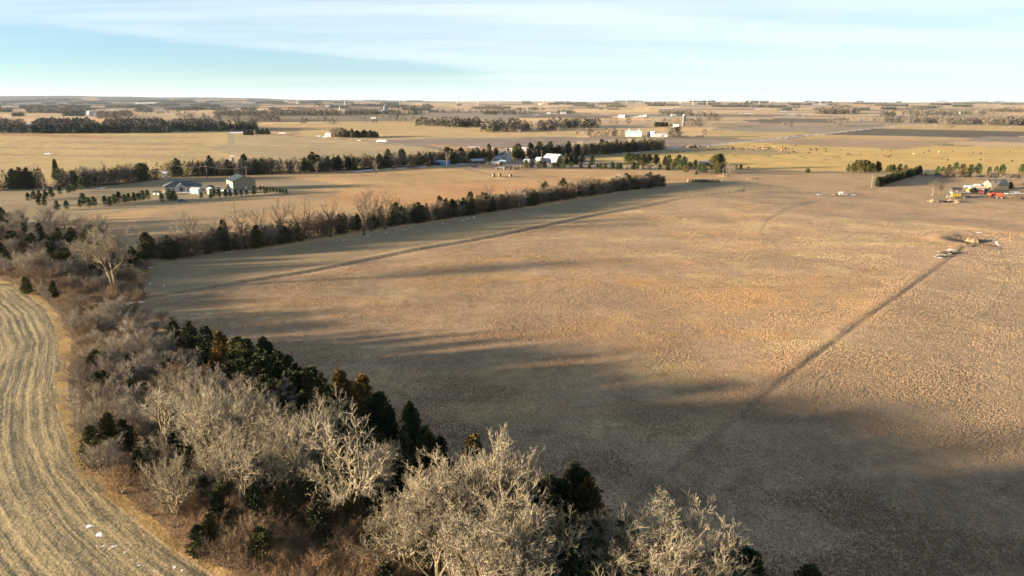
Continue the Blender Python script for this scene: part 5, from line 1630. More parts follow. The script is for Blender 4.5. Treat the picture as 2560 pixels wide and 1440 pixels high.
# far white farm
gable('white_barn', 'large white barn with blue roof and two cupolas', 'barn', G(1584, 341), facing(-12), 22, 13, 4.6, 3.2, 'wall_white', 'roof_bluegrey', [('front', 0, 4, 4, 'trim_white')], [('front', -6, 2.4, 1.6, 1.4), ('front', 6, 2.4, 1.6, 1.4)], cup=2)
gable('white_house', 'white farmhouse with wide gable east of the cupola barn', 'house', G(1630, 341), facing(-50), 10, 9, 3.6, 3.0, 'wall_white', 'roof_bluegrey', [('front', 0, 1.6, 2.4, 'wood_dark')], [('front', -4, 1.4, 1.4, 1.6)])
gable('low_barn', 'long low white shed next to the dark grey grove', 'shed', G(1651, 342), facing(-8), 19, 7, 3.0, 1.6, 'wall_white', 'roof_white', [('front', 3, 3, 3, 'wood_grey')], [('front', -6, 1.6, 2, 1)])
gable('roadside_shed', 'small white shed at the west end of the dark grove', 'shed', G(823, 342), facing(-15), 9, 7, 3.4, 2.0, 'wall_white', 'roof_white', [('front', 1, 2.4, 2.6, 'wood_grey')])
k = 0
FARW = ((1555, 294, 26, 'long white shed among the far white farm buildings'), (1570, 294, 14, 'second far white farm building beside the long shed'), (1588, 294, 14, 'third far white farm building in the bright yard'),
        (1602, 293, 18, 'far white farm building with tall gable'), (1612, 291, 16, 'far white farm building at the east end of the bright yard'), (2374, 309, 24, 'tall white shed before the wide grey wood'),
        (2400, 309, 15, 'middle white shed before the wide grey wood'), (2414, 309, 15, 'low white house before the wide grey wood'), (2156, 304, 16, 'white house with gable at the eastern farm'), (2272, 291, 16, 'bright white bin shed east of the eastern farm'),
        (2392, 285, 26, 'white shed below the eastern rise'), (2054, 284, 18, 'first white gabled house before the tall grey grove'), (2068, 284, 18, 'second white gabled house before the tall grey grove'),
        (2096, 285, 14, 'third white gabled house before the tall grey grove'), (1962, 271, 24, 'white farm on the plain near the shelter wood'), (1696, 264, 24, 'white farm at the edge of the dark far groves'),
        (1372, 285, 20, 'white farm beside the small farm groves'), (1408, 285, 26, 'long white sheds by the small farm groves'), (1250, 286, 20, 'white sheds beneath the woods of the plain'),
        (1664, 315, 14, 'far white house behind a line of conifers'), (1690, 317, 16, 'low white shed east of the far white house'), (1684, 290, 20, 'far house before the dark groves'),
        (595, 275, 30, 'white house on the slope west of the village'), (655, 277, 26, 'pale house at the west end of the village'), (735, 286, 16, 'white village house at the wood edge'), (815, 288, 18, 'white village shed with snowy yard'),
        (880, 285, 16, 'small white village house beneath bare trees'), (899, 283, 16, 'white village house near the grain bins'), (935, 297, 20, 'blue white farm before the grey belt'), (120, 276, 24, 'yellow white house in the west valley'),
        (168, 320, 14, 'pale roof inside the broad west wood'), (820, 268, 40, 'white farm above the village'), (1350, 262, 40, 'faint white farm towards the turbines'), (2460, 281, 26, 'white house on the eastern rise'))
for (px, py, ln, lb) in FARW:
    x, y = G(px, py)
    ln *= 0.72
    gable('distant_farm_building', lb, 'farm building', (x, y), facing(PR.uniform(-35, 10)), ln, ln * 0.55, ln * 0.24, ln * 0.15, 'wall_white', 'roof_white', [('front', 0, ln * 0.12, ln * 0.15, 'wood_grey')])


def bin_(px, py, r_, h_, label, mat='metal_grey', name='grain_bin', group=None, top=0.45):
    x, y = G(px, py)
    root = thing(name, label, 'bin', (x, y, tz(x, y)), 0, group)
    MB().lathe([(r_, -0.5), (r_, h_), (r_ * 1.03, h_)], 16).obj('bin_wall', mat, root)
    MB().lathe([(r_ * 1.05, h_), (r_ * 0.3, h_ + r_ * top * 0.8), (0.05, h_ + r_ * top)], 16).obj('bin_roof', mat, root)
    return root


bin_(226, 289, 9, 11, 'round white storage tank beyond the west wood', 'paint_white', 'storage_tank', top=0.7)
for (px, py, lb) in ((949, 285, 'blue grey grain bin at the village edge, first of three'), (957, 285, 'blue grey grain bin at the village edge, middle of three'), (964, 285, 'blue grey grain bin at the village edge beside white elevator')):
    bin_(px, py, 6, 13, lb, 'roof_bluegrey')
x, y = G(960, 286)
el = thing('grain_elevator', 'pale blue grain elevator tower at the village edge', 'elevator', (x, y + 30, tz(x, y)), 0.3)
MB().box(-5, 5, -4, 4, -1, 24).obj('tower', 'wall_grey', el)
MB().box(-2.5, 2.5, -2.5, 2.5, 24, 30).obj('headhouse', 'roof_bluegrey', el)
x, y = G(1709, 315)
si = thing('silo', 'tall dark blue silo behind the far white house', 'silo', (x, y, tz(x, y)))
MB().lathe([(3.2, -0.5), (3.2, 19)], 14).obj('silo_wall', 'paint_dark', si)
MB().lathe([(3.3, 19), (2.2, 21), (0.05, 22)], 14).obj('dome', 'roof_white', si)
for (px, py, hh, lb) in ((850, 286, 28, 'slim white church steeple in the village wood'), (862, 266, 44, 'white water tower above the village'), (742, 262, 48, 'pale tower on the slope west of the village')):
    x, y = G(px, py)
    st = thing('steeple_tower', lb, 'tower', (x, y, tz(x, y)))
    MB().box(-3.2, 3.2, -3.2, 3.2, -1, hh * 0.5).obj('tower_base', 'wall_white', st)
    MB().lathe([(3.0, hh * 0.5), (0.1, hh)], 8).obj('spire', 'roof_white', st)


# ------------------------------------------------------------------ vehicles and farm gear
def wheel(root, x, y, r_, w=0.25):
    t = MB().tube((x, y - w / 2, r_), (x, y + w / 2, r_), r_, r_, 12).obj('wheel', 'rubber', root)
    MB().tube((x, y - w / 2 - 0.02, r_), (x, y + w / 2 + 0.02, r_), r_ * 0.55, r_ * 0.55, 10).obj('rim', 'metal_grey', t)


def car(px, py, rz, mat, label, pickup=False):
    x, y = G(px, py)
    root = thing('pickup_truck' if pickup else 'car', label, 'truck' if pickup else 'car', (x, y, tz(x, y) + 0.03), math.radians(rz))
    L2 = 2.6 if pickup else 2.2
    prof = [(-L2, 0.35), (L2, 0.35), (L2, 0.85), (L2 * 0.92, 0.95), (-L2, 1.0)]
    MB().prism(prof, -0.9, 0.9).obj('body', mat, root)
    cab = [(-0.2, 0.97), (1.3, 0.97), (0.75, 1.6), (0.0, 1.6)] if pickup else [(-1.7, 0.97), (1.3, 0.95), (0.6, 1.45), (-1.2, 1.45)]
    MB().prism(cab, -0.78, 0.78).obj('cabin', 'glass_dark', root)
    c2 = [(p[0] * 0.0 + q, z) for p, (q, z) in zip(cab, cab)]
    MB().box(min(c2[2][0], c2[3][0]) + 0.02, max(c2[2][0], c2[3][0]) - 0.02, -0.79, 0.79, c2[2][1], c2[2][1] + 0.06).obj('cabin_roof', mat, root)
    for sx in (-L2 * 0.62, L2 * 0.62):
        for sy in (-0.8, 0.8):
            wheel(root, sx, sy, 0.34)
    for sy in (-0.62, 0.62):
        MB().box(L2, L2 + 0.03, sy - 0.16, sy + 0.16, 0.6, 0.78).obj('headlight', 'paint_white', root)
    return root


def semi(px, py, rz, label, sc=1.0, mat='paint_white'):
    x, y = G(px, py)
    root = thing('semi_truck', label, 'truck', (x, y, tz(x, y)), math.radians(rz))
    root.scale = (sc,) * 3
    MB().box(-9.5, 3.6, -1.3, 1.3, 1.1, 4.1).obj('trailer', mat, root)
    MB().prism([(4.0, 0.7), (7.4, 0.7), (7.4, 1.9), (6.2, 2.1), (5.9, 3.4), (4.0, 3.6)], -1.2, 1.2).obj('cab', mat, root)
    MB().box(3.6, 7.0, -0.9, 0.9, 0.5, 0.9).obj('chassis', 'paint_dark', root)
    MB().box(6.1, 6.25, -1.0, 1.0, 2.2, 3.1).obj('windscreen', 'glass_dark', root)
    for wx in (-8.6, -7.4, 3.0, 4.2, 6.6):
        for sy in (-1.1, 1.1):
            wheel(root, wx, sy, 0.5, 0.35)
    return root


car(456, 505, 10, 'paint_blue', 'blue grey car parked by the pines south of the house')
car(563, 478, 70, 'paint_white', 'white car at the west corner of the tan shed')
car(527, 470, 20, 'paint_dark', 'dark car on the snowy drive behind the house')
car(612, 483, 20, 'paint_white', 'white pickup by the door of the tan shed', True)
car(545, 475, 40, 'paint_white', 'white pickup on the drive between house and tan shed', True)
car(898, 352, 172, 'paint_white', 'white pickup on the highway by the dark grove', True)
semi(952, 356, 170, 'white box truck on the highway east of the dark grove', 0.75)
semi(704, 336, 172, 'white cab truck with flat trailer on the far road', 0.7, 'wall_beige')
car(2160, 304, 0, 'paint_red', 'red car beside the white house at the eastern farm')
car(1185, 419, 10, 'paint_red', 'red pickup at the edge of the farmhouse yard', True)
car(1205, 409, 40, 'paint_red', 'dark red truck before the snowy barn', True)
car(1252, 420, 0, 'paint_white', 'white stock trailer by the corral', True)
car(1297, 419, 10, 'paint_white', 'white pickup at the east end of the corral', True)


def hopper_wagon(px, py, rz, label, mat='paint_orange'):
    x, y = G(px, py)
    root = thing('gravity_wagon', label, 'wagon', (x, y, tz(x, y)), math.radians(rz))
    root.scale = (0.85, 0.85, 0.85)
    a, b, z0, z1, z2 = 1.75, 1.35, 1.0, 2.1, 3.0
    vs = [(-0.5, -0.4, z0), (0.5, -0.4, z0), (0.5, 0.4, z0), (-0.5, 0.4, z0)] + [(-a, -b, z1), (a, -b, z1), (a, b, z1), (-a, b, z1)] + [(-a, -b, z2), (a, -b, z2), (a, b, z2), (-a, b, z2)]
    fs = [(3, 2, 1, 0)]
    for o_ in (0, 4):
        fs += [(o_ + i, o_ + (i + 1) % 4, o_ + 4 + (i + 1) % 4, o_ + 4 + i) for i in range(4)]
    vs += [(-a + .1, -b + .1, z2 - 0.3), (a - .1, -b + .1, z2 - 0.3), (a - .1, b - .1, z2 - 0.3), (-a + .1, b - .1, z2 - 0.3)]
    fs += [(12, 13, 14, 15)] + [(8 + i, 8 + (i + 1) % 4, 12 + (i + 1) % 4, 12 + i) for i in range(4)]
    mesh_obj('hopper', vs, fs, mat, root)
    MB().box(-1.6, 2.6, -0.12, 0.12, 0.62, 0.8).obj('frame', 'paint_dark', root)
    MB().box(-1.3, -1.1, -0.85, 0.85, 0.42, 0.55).obj('axle', 'paint_dark', root)
    MB().box(1.1, 1.3, -0.85, 0.85, 0.42, 0.55).obj('axle', 'paint_dark', root)
    for sx in (-1.2, 1.2):
        for sy in (-0.95, 0.95):
            wheel(root, sx, sy, 0.5, 0.32)
    for sx in (-0.9, 0.9):
        MB().tube((sx, 0, 0.75), (sx * 1.1, 0, 1.7), 0.08, 0.08, 5).obj('leg', mat, root)
    return root


hopper_wagon(2477, 495, 15, 'bright orange gravity wagon, nearer to the weedy hut')
hopper_wagon(2497, 496, -30, 'darker orange gravity wagon tilted away from its twin')


def grain_truck():
    x, y = G(2391, 496)
    root = thing('grain_truck', 'yellow box grain truck parked in the machinery yard', 'truck', (x, y, tz(x, y)), math.radians(-8))
    MB().box(-2.6, 1.5, -1.15, 1.15, 1.1, 2.7).obj('grain_box', 'paint_yellow', root)
    for k in range(6):
        MB().box(-2.5 + k * 0.78, -2.42 + k * 0.78, -1.2, -1.15, 1.12, 2.68).obj('box_rib', 'paint_yellow', root)
    MB().prism([(1.7, 0.7), (4.0, 0.7), (4.0, 1.5), (3.1, 1.6), (2.8, 2.4), (1.7, 2.4)], -1.0, 1.0).obj('cab', 'paint_dark', root)
    MB().box(2.95, 3.08, -0.8, 0.8, 1.65, 2.2).obj('windscreen', 'glass_dark', root)
    for sx in (-1.6, 3.2):
        for sy in (-0.95, 0.95):
            wheel(root, sx, sy, 0.48, 0.3)


grain_truck()


def combine(px, py, rz, label, mat):
    x, y = G(px, py)
    root = thing('combine_harvester', label, 'combine', (x, y, tz(x, y)), math.radians(rz))
    root.scale = (0.8, 0.8, 0.8)
    MB().prism([(-3.0, 1.0), (2.0, 0.9), (2.0, 2.9), (-1.5, 3.2), (-3.0, 2.4)], -1.3, 1.3).obj('body', mat, root)
    MB().prism([(2.02, 1.4), (3.4, 1.4), (3.6, 2.6), (3.2, 3.4), (2.02, 3.4)], -0.9, 0.9).obj('cab', 'glass_dark', root)
    MB().box(1.9, 3.5, -1.0, 1.0, 3.4, 3.55).obj('cab_roof', mat, root)
    MB().box(-1.4, 1.6, -1.45, 1.45, 3.2, 3.6).obj('grain_tank', 'metal_grey', root)
    MB().tube((-0.8, 1.3, 3.3), (-3.8, 1.9, 3.6), 0.2, 0.2, 6).obj('auger', mat, root)
    for sy in (-1.35, 1.35):
        wheel(root, 1.6, sy, 0.85, 0.6)
        wheel(root, -2.2, sy, 0.55, 0.4)
    MB().prism([(4.0, 0.3), (5.0, 0.25), (4.6, 0.9), (4.0, 1.0)], -2.6, 2.6).obj('header', 'paint_dark', root)
    MB().box(3.0, 4.1, -0.5, 0.5, 0.7, 1.2).obj('feeder', mat, root)
    return root


combine(2426, 482, 20, 'yellow combine harvester beside the low beige roofed shed', 'paint_yellow')
combine(2452, 486, 60, 'red and white harvester in the machinery yard', 'paint_red')


def flat_trailer(px, py, rz, label, ln=9.0, mat='paint_white'):
    x, y = G(px, py)
    root = thing('flat_trailer', label, 'trailer', (x, y, tz(x, y)), math.radians(rz))
    MB().box(-ln / 2, ln / 2, -1.15, 1.15, 0.85, 1.05).obj('deck', mat, root)
    MB().box(ln / 2, ln / 2 + 1.6, -0.08, 0.08, 0.75, 0.88).obj('drawbar', 'paint_dark', root)
    MB().box(-ln / 2, ln / 2, -0.5, -0.38, 0.65, 0.85).obj('beam', 'paint_dark', root)
    MB().box(-ln / 2, ln / 2, 0.38, 0.5, 0.65, 0.85).obj('beam', 'paint_dark', root)
    for sx in (-ln * 0.3, -ln * 0.18):
        for sy in (-0.95, 0.95):
            wheel(root, sx, sy, 0.36, 0.25)


flat_trailer(2400, 485, -3, 'long white flat trailer behind the yellow grain truck', 10)
flat_trailer(2540, 488, 5, 'pale flat trailer east of the orange wagons', 12)
for (px, py, rz, lb) in ((2415, 493, 30, 'rusty implement with tines east of the yellow truck'), (2535, 484, -20, 'grey folded cultivator east of the orange wagons'), (2460, 484, 10, 'small implement frame before the wide grey tree')):
    x, y = G(px, py)
    root = thing('field_cultivator', lb, 'implement', (x, y, tz(x, y)), math.radians(rz))
    MB().box(-2.4, 2.4, -0.08, 0.08, 0.9, 1.04).obj('toolbar', 'metal_grey', root)
    MB().box(-2.4, 2.4, -1.08, -0.92, 0.9, 1.04).obj('toolbar', 'metal_grey', root)
    MB().box(-0.1, 0.1, -2.6, 0.0, 0.78, 0.92).obj('tongue', 'metal_grey', root)
    for k in range(7):
        MB().tube((-2.1 + k * 0.7, -0.0, 0.95), (-2.1 + k * 0.7, 0.25, 0.1), 0.05, 0.03, 4).obj('tine', 'roof_rust', root)
    for sx in (-1.3, 1.3):
        wheel(root, sx, -0.5, 0.42, 0.22)
x, y = G(2421, 476)
ft = thing('fuel_tank', 'long blue grey fuel tank on legs in the machinery yard', 'tank', (x, y, tz(x, y)), math.radians(-5))
MB().tube((-2.4, 0, 2.2), (2.4, 0, 2.2), 0.75, 0.75, 14).obj('tank', 'roof_bluegrey', ft)
for sx in (-1.7, 1.7):
    MB().box(sx - 0.12, sx + 0.12, -0.5, 0.5, -0.2, 1.6).obj('leg', 'paint_dark', ft)


# round bales
def bale(px, py, rz, label, group, r_=0.85, mat='weathered_hay'):
    x, y = G(px, py)
    mb = MB()
    n = 18
    prof = [(0.0, -0.76), (r_ * 0.9, -0.76), (r_, -0.66), (r_, 0.66), (r_ * 0.9, 0.76), (0.0, 0.76)]
    vs, fs = [], []
    for (rr, t) in prof:
        for i in range(n):
            a = 2 * PI * i / n
            q = rr * (1 + 0.03 * math.sin(5 * a))
            vs.append((t, q * math.cos(a), max(-r_ * 0.93, q * math.sin(a)) + r_ * 0.93))
    for k_ in range(len(prof) - 1):
        for i in range(n):
            fs.append((k_ * n + i, k_ * n + (i + 1) % n, (k_ + 1) * n + (i + 1) % n, (k_ + 1) * n + i))
    o = mesh_obj('round_bale', vs, fs, mat)
    o.location = (x, y, tz(x, y))
    o.rotation_euler = (0, 0, rz)
    return tag(o, label, 'bale', group)


for k in range(11):
    bale(1722 + k * 7.2, 455.2 + 0.08 * k, 0.1 + 0.1 * (k % 3), 'weathered round bale in the long row beyond the hedgerow end', 'row of round bales', 0.95)
for (px, lb) in ((1234, 'dark old bale with spread hay, westmost in the field below the farmhouse'), (1249, 'dark old bale between two others in the field below the farmhouse'), (1276, 'small lone bale at the lane end below the farmhouse')):
    bale(px, 442, 0.5, lb, None, 1.15 if px < 1270 else 0.9)
for k, px in enumerate((1243, 1262, 1275, 1287, 1294)):
    bale(px, 424, 0.3, 'brown bale along the corral edge', 'bales along the corral', 0.8)


def mound(px, py, rx, ry, h, label, mat='earth', cat='mound', name='earth_mound', seed=0, bits=0):
    """heap with an uneven outline"""
    x, y = G(px, py)
    r = random.Random(seed)
    n, m = 18, 6
    vs, fs = [], []
    ph = [r.uniform(0.75, 1.2) for _ in range(n)]
    for k in range(m):
        t = k / (m - 1)
        for i in range(n):
            a = 2 * PI * i / n
            q = math.cos(t * PI / 2) * ph[i]
            vs.append((rx * q * math.cos(a), ry * q * math.sin(a), -0.25 + (h + 0.25) * math.sin(t * PI / 2) * r.uniform(0.86, 1.1)))
    for k in range(m - 1):
        for i in range(n):
            fs.append((k * n + i, k * n + (i + 1) % n, (k + 1) * n + (i + 1) % n, (k + 1) * n + i))
    if not bits:
        o = mesh_obj(name, vs, fs, mat)
        o.location = (x, y, tz(x, y))
        return tag(o, label, cat)
    root = thing(name, label, cat, (x, y, tz(x, y)))
    mesh_obj('heap', vs, fs, mat, root)
    for k in range(bits):
        a = r.uniform(0, 6.28)
        q = r.uniform(0.1, 0.9)
        c = Vector((rx * q * math.cos(a), ry * q * math.sin(a), h * math.sqrt(max(0.05, 1 - q * q)) * 0.8))
        d = Vector((r.uniform(-1, 1), r.uniform(-1, 1), r.uniform(-0.2, 0.4))).normalized() * r.uniform(0.5, 1.5)
        MB().tube(c - d, c + d, r.uniform(0.06, 0.16), r.uniform(0.05, 0.12), 5).obj('log', r.choice(('wood_grey', 'wood_dark', 'wood_grey')), root)
    return root


mound(2332, 505, 1.6, 1.2, 1.5, 'tan hay heap at the west end of the scrap row', 'hay', 'heap', 'hay_heap', 1)
mound(2322, 503, 1.0, 0.8, 1.1, 'small dark stump heap west of the hay heap', 'weathered_hay', 'heap', 'stump_heap', 2, 5)
mound(2352, 506, 4.2, 1.6, 1.3, 'black scrap and timber heap below the yard', 'wood_dark', 'heap', 'scrap_heap', 3, 16)
mound(2379, 504, 2.4, 1.4, 1.4, 'second tan hay heap beside the black scrap', 'hay', 'heap', 'hay_heap', 4)
mound(2392, 507, 1.4, 1.0, 1.6, 'grey brush heap at the east end of the scrap row', 'weathered_hay', 'heap', 'brush_heap', 5, 9)
mound(2366, 634, 3.0, 1.4, 0.8, 'snow streaked log pile beside the ditch', 'wood_dark', 'wood pile', 'log_pile', 6, 14)
mound(2352, 642, 1.8, 1.0, 0.6, 'smaller log heap with snow below the ditch log pile', 'wood_dark', 'wood pile', 'log_pile', 7, 9)
mound(2416, 617, 1.1, 0.9, 0.8, 'dark brush knot at the head of the ditch', 'wood_dark', 'heap', 'brush_heap', 8, 7)
mound(2437, 607, 2.6, 1.5, 1.7, 'ridge of turned earth at the west rim of the hollow', 'earth', 'mound', 'earth_mound', 9)
mound(2424, 604, 1.7, 1.2, 1.3, 'smaller clod of turned earth by the hollow', 'earth', 'mound', 'earth_mound', 10)
mound(2088, 488, 1.6, 0.8, 0.5, 'dark wood scraps in the snow by the tan hut', 'wood_dark', 'wood pile', 'log_pile', 11, 6)
mound(1880, 448, 4.0, 1.4, 1.0, 'low brown brush heap near the field road', 'weathered_hay', 'heap', 'brush_heap', 12, 6)
mound(1810, 441, 5.0, 1.2, 0.8, 'low reddish weed bank before the farm belt', 'hay', 'bank', 'weed_bank', 13)

# corral
x, y = G(1287, 420)
co = thing('corral', 'weathered wooden corral below the white farmhouse', 'corral', (x, y, tz(x, y)), math.radians(-3))
for k in range(8):
    MB().box(-9 + k * 2.6, -8.6 + k * 2.6, -0.2, 0.2, -0.3, 2.2).obj('post', 'hay', co)
    MB().box(-9 + k * 2.6, -8.6 + k * 2.6, 4.8, 5.2, -0.3, 2.2).obj('post', 'wood_grey', co)
for j, z in enumerate((0.6, 1.2, 1.8)):
    MB().box(-9, 9.6, -0.08, 0.0, z, z + 0.16).obj('rail', 'wood_grey', co)
    MB().box(-9, 9.6, 5.0, 5.08, z, z + 0.16).obj('rail', 'wood_grey', co)


# ------------------------------------------------------------------ poles, lines, fences
def pole(px, py, h, label, group, arm=1.2):
    x, y = G(px, py)
    root = thing('utility_pole', label, 'pole', (x, y, tz(x, y)), 0.4, group)
    MB().tube((0, 0, -0.5), (0, 0, h), 0.19, 0.13, 7).obj('post', 'wood_grey', root)
    MB().box(-arm, arm, -0.06, 0.06, h - 0.9, h - 0.74).obj('crossarm', 'wood_grey', root)
    for sx in (-arm * 0.85, 0.0, arm * 0.85):
        z = h - 0.74 if sx else h
        MB().tube((sx, 0, z), (sx, 0, z + 0.25), 0.06, 0.04, 5).obj('insulator', 'paint_white', root)
    return Vector((x, y, tz(x, y) + h - 0.5))


PL = 'grey wooden utility pole of the line along the drive'
tops = [pole(px, py, h, PL, 'utility poles along the drive') for (px, py, h) in ((112, 483, 9), (208, 468, 9), (420, 441, 9), (519, 449, 9), (618, 452, 9))]
ln = MB()
for a, b in zip(tops[:-1], tops[1:]):
    for off in (-0.8, 0.8):
        prev = None
        for i in range(9):
            t = i / 8
            p = a.lerp(b, t) + Vector((off * 0.6, off * 0.8, -1.4 * math.sin(PI * t)))
            if prev is not None:
                ln.tube(prev, p, 0.022, 0.022, 3, caps=False)
            prev = p
tag(ln.obj('power_line', 'metal_grey'), 'slack overhead wires strung between the poles along the drive', 'power line', None)
for (px, py, h, lb) in ((1018, 420, 9, 'lone pole in front of the long windbreak'), (1018 + 0, 0, 0, ''), (1354, 404, 9, 'pole between sheds of the farmhouse yard'), (1806, 457, 9, 'pole at the east end of the bale row'), (2178, 470, 8, 'pole at the foot of the straight cedar hedge'),
                        (878, 346, 9, 'pole before the dark grove across the highway'), (1730, 344, 9, 'pole before the dark grey grove by the white barn'), (1803, 342, 9, 'pole alone on the field east of the grey grove'), (889, 424, 8, 'pole at the gap of the long windbreak')):
    if py:
        pole(px, py, h, lb, None)

FP = 'thin fence of weathered posts along the terrace'


def fence(pts, step, label, h=1.25):
    W_ = [G(*p) for p in pts]
    x0, y0 = W_[0]
    root = thing('field_fence', label, 'fence', (x0, y0, tz(x0, y0)))
    base = MB().tube((0, 0, -0.3), (0, 0, h), 0.075, 0.06, 5)
    me = None
    prev = None
    wire = MB()
    for (ax, ay), (bx, by) in zip(W_[:-1], W_[1:]):
        L_ = math.hypot(bx - ax, by - ay)
        n = max(1, int(L_ / step))
        for k in range(n):
            t = k / n
            x, y = ax + (bx - ax) * t, ay + (by - ay) * t
            p = Vector((x - x0, y - y0, tz(x, y) - tz(x0, y0)))
            if me is None:
                o = base.obj('post', 'wood_grey', root)
                me = o.data
            else:
                o = bpy.data.objects.new('post', me)
                COL.objects.link(o)
                o.parent = root
            o.location = p
            o.scale = (1, 1, PR.uniform(0.85, 1.15))
            if prev is not None:
                for z in (0.45, 1.0):
                    wire.tube(prev + Vector((0, 0, z)), p + Vector((0, 0, z)), 0.010, 0.010, 3, caps=False)
            prev = p
    wire.obj('wire', 'metal_grey', root)


fence([(385, 738), (740, 680), (1000, 632), (1250, 586), (1500, 532), (1850, 477)], 7.0, FP)
fence([(1900, 425), (2120, 430), (2330, 438), (2560, 446)], 9.0, 'thin fence beside the field road by the golden pasture')
fence([(440, 513), (720, 484), (860, 472)], 8.0, 'thin fence south of the pines of the hip roofed house')


def hframe(px, py, h, label):
    x, y = G(px, py)
    root = thing('transmission_tower', label, 'pylon', (x, y, tz(x, y)), 0.3)
    for sx in (-3.0, 3.0):
        MB().tube((sx, 0, -1), (sx, 0, h), 0.7, 0.5, 6).obj('mast', 'wall_beige', root)
    MB().box(-7, 7, -0.4, 0.4, h * 0.86, h * 0.89).obj('crossarm', 'wall_beige', root)
    MB().tube((-3, 0, h * 0.6), (3, 0, h * 0.85), 0.3, 0.3, 4).obj('brace', 'wall_beige', root)
    MB().tube((3, 0, h * 0.6), (-3, 0, h * 0.85), 0.3, 0.3, 4).obj('brace', 'wall_beige', root)


for (px, py, h, lb) in ((28, 272, 36, 'pale transmission pylon at the west end of the valley'), (115, 272, 36, 'pale transmission pylon above the yellow white house'), (174, 268, 48, 'tallest pale transmission pylon in the west valley'),
                        (302, 262, 48, 'pale transmission pylon on the slope behind the creek trees')):
    hframe(px, py, h, lb)


def turbine(px, py, h, a0):
    x, y = G(px, py)
    root = thing('wind_turbine', 'white three bladed wind turbine on the horizon', 'wind turbine', (x, y, tz(x, y)), 0.2, 'wind turbines on the horizon')
    MB().tube((0, 0, -2), (0, 0, h), 2.0, 1.1, 10).obj('tower', 'turbine_white', root)
    MB().box(-2, 2, -3, 6, h, h + 4).obj('nacelle', 'turbine_white', root)
    hub = MB().tube((0, -5, h + 2), (0, -3, h + 2), 1.2, 2.0, 8).obj('hub', 'turbine_white', root)
    for k in range(3):
        a = a0 + k * 2 * PI / 3
        d = Vector((math.sin(a), 0, math.cos(a)))
        n_ = Vector((math.cos(a), 0, -math.sin(a)))
        c = Vector((0, -4.2, h + 2))
        vs = [c + n_ * 0.9, c + d * 8 + n_ * 2.0, c + d * 42 + n_ * 0.3, c + d * 42 - n_ * 0.3, c + d * 8 - n_ * 1.0, c - n_ * 0.9]
        vs += [v + Vector((0, 0.7, 0)) for v in vs]
        mesh_obj('blade', vs, [(5, 4, 3, 2, 1, 0), (6, 7, 8, 9, 10, 11)] + [(i, (i + 1) % 6, 6 + (i + 1) % 6, 6 + i) for i in range(6)], 'turbine_white', hub)


for i, px in enumerate((1000, 1143, 1195, 1245, 1358, 1413, 1498, 1566, 1600, 1632, 1667, 1700, 1732, 1767, 1848, 1874, 1898, 1923, 1946, 1992, 2050)):
    turbine(px, (262, 264, 262, 263, 262, 261, 261, 258, 257, 257)[i % 10], 44 + 8 * (i % 3), i * 0.7)


# ------------------------------------------------------------------ cattle
def cow_mesh(name, graze):
    """one continuous skin over a simple skeleton"""
    J = {'hip': ((-0.75, 0, 1.18), (0.30, 0.36)), 'mid': ((-0.1, 0, 1.08), (0.36, 0.42)), 'sho': ((0.55, 0, 1.14), (0.30, 0.38)), 'rump': ((-1.0, 0, 1.15), (0.2, 0.25)),
         'tail': ((-1.12, 0, 0.65), (0.04, 0.04)),
         'neck': ((0.95, 0, 0.95 if graze else 1.32), (0.18, 0.22)), 'poll': ((1.2, 0, 0.55 if graze else 1.48), (0.14, 0.16)), 'nose': ((1.45, 0.0, 0.16 if graze else 1.28), (0.085, 0.10))}
    E = [('rump', 'hip'), ('hip', 'mid'), ('mid', 'sho'), ('sho', 'neck'), ('neck', 'poll'), ('poll', 'nose'), ('rump', 'tail')]
    for s in (-1, 1):
        J['el%d' % s] = ((0.55, s * 0.22, 0.72), (0.12, 0.13))
        J['kn%d' % s] = ((0.60, s * 0.22, 0.40), (0.07, 0.07))
        J['ff%d' % s] = ((0.57, s * 0.22, 0.04), (0.065, 0.07))
        J['st%d' % s] = ((-0.72, s * 0.23, 0.78), (0.15, 0.17))
        J['ho%d' % s] = ((-0.95, s * 0.23, 0.46), (0.075, 0.08))
        J['fb%d' % s] = ((-0.86, s * 0.23, 0.04), (0.065, 0.07))
        J['ear%d' % s] = ((1.15, s * 0.2, 0.62 if graze else 1.5), (0.04, 0.05))
        E += [('sho', 'el%d' % s), ('el%d' % s, 'kn%d' % s), ('kn%d' % s, 'ff%d' % s), ('hip', 'st%d' % s), ('st%d' % s, 'ho%d' % s), ('ho%d' % s, 'fb%d' % s), ('poll', 'ear%d' % s)]
    ks = list(J)
    me = bpy.data.meshes.new(name)
    me.from_pydata([J[k][0] for k in ks], [(ks.index(a), ks.index(b)) for a, b in E], [])
    o = bpy.data.objects.new('skeleton', me)
    COL.objects.link(o)
    md = o.modifiers.new('skin', 'SKIN')
    md.use_smooth_shade = True
    for i, k in enumerate(ks):
        sv = me.skin_vertices[0].data[i]
        sv.radius = J[k][1]
        sv.use_root = (k == 'mid')
    o.modifiers.new('sub', 'SUBSURF').levels = 1
    bpy.context.view_layer.update()
    dg = bpy.context.evaluated_depsgraph_get()
    out = bpy.data.meshes.new_from_object(o.evaluated_get(dg))
    bpy.data.objects.remove(o)
    out.name = name
    return out


COWS = [cow_mesh('cow_standing', False), cow_mesh('cow_grazing', True)]
for me in COWS:
    me.materials.clear()
    me.materials.append(MATS['cow_black'])
CR = random.Random(3)


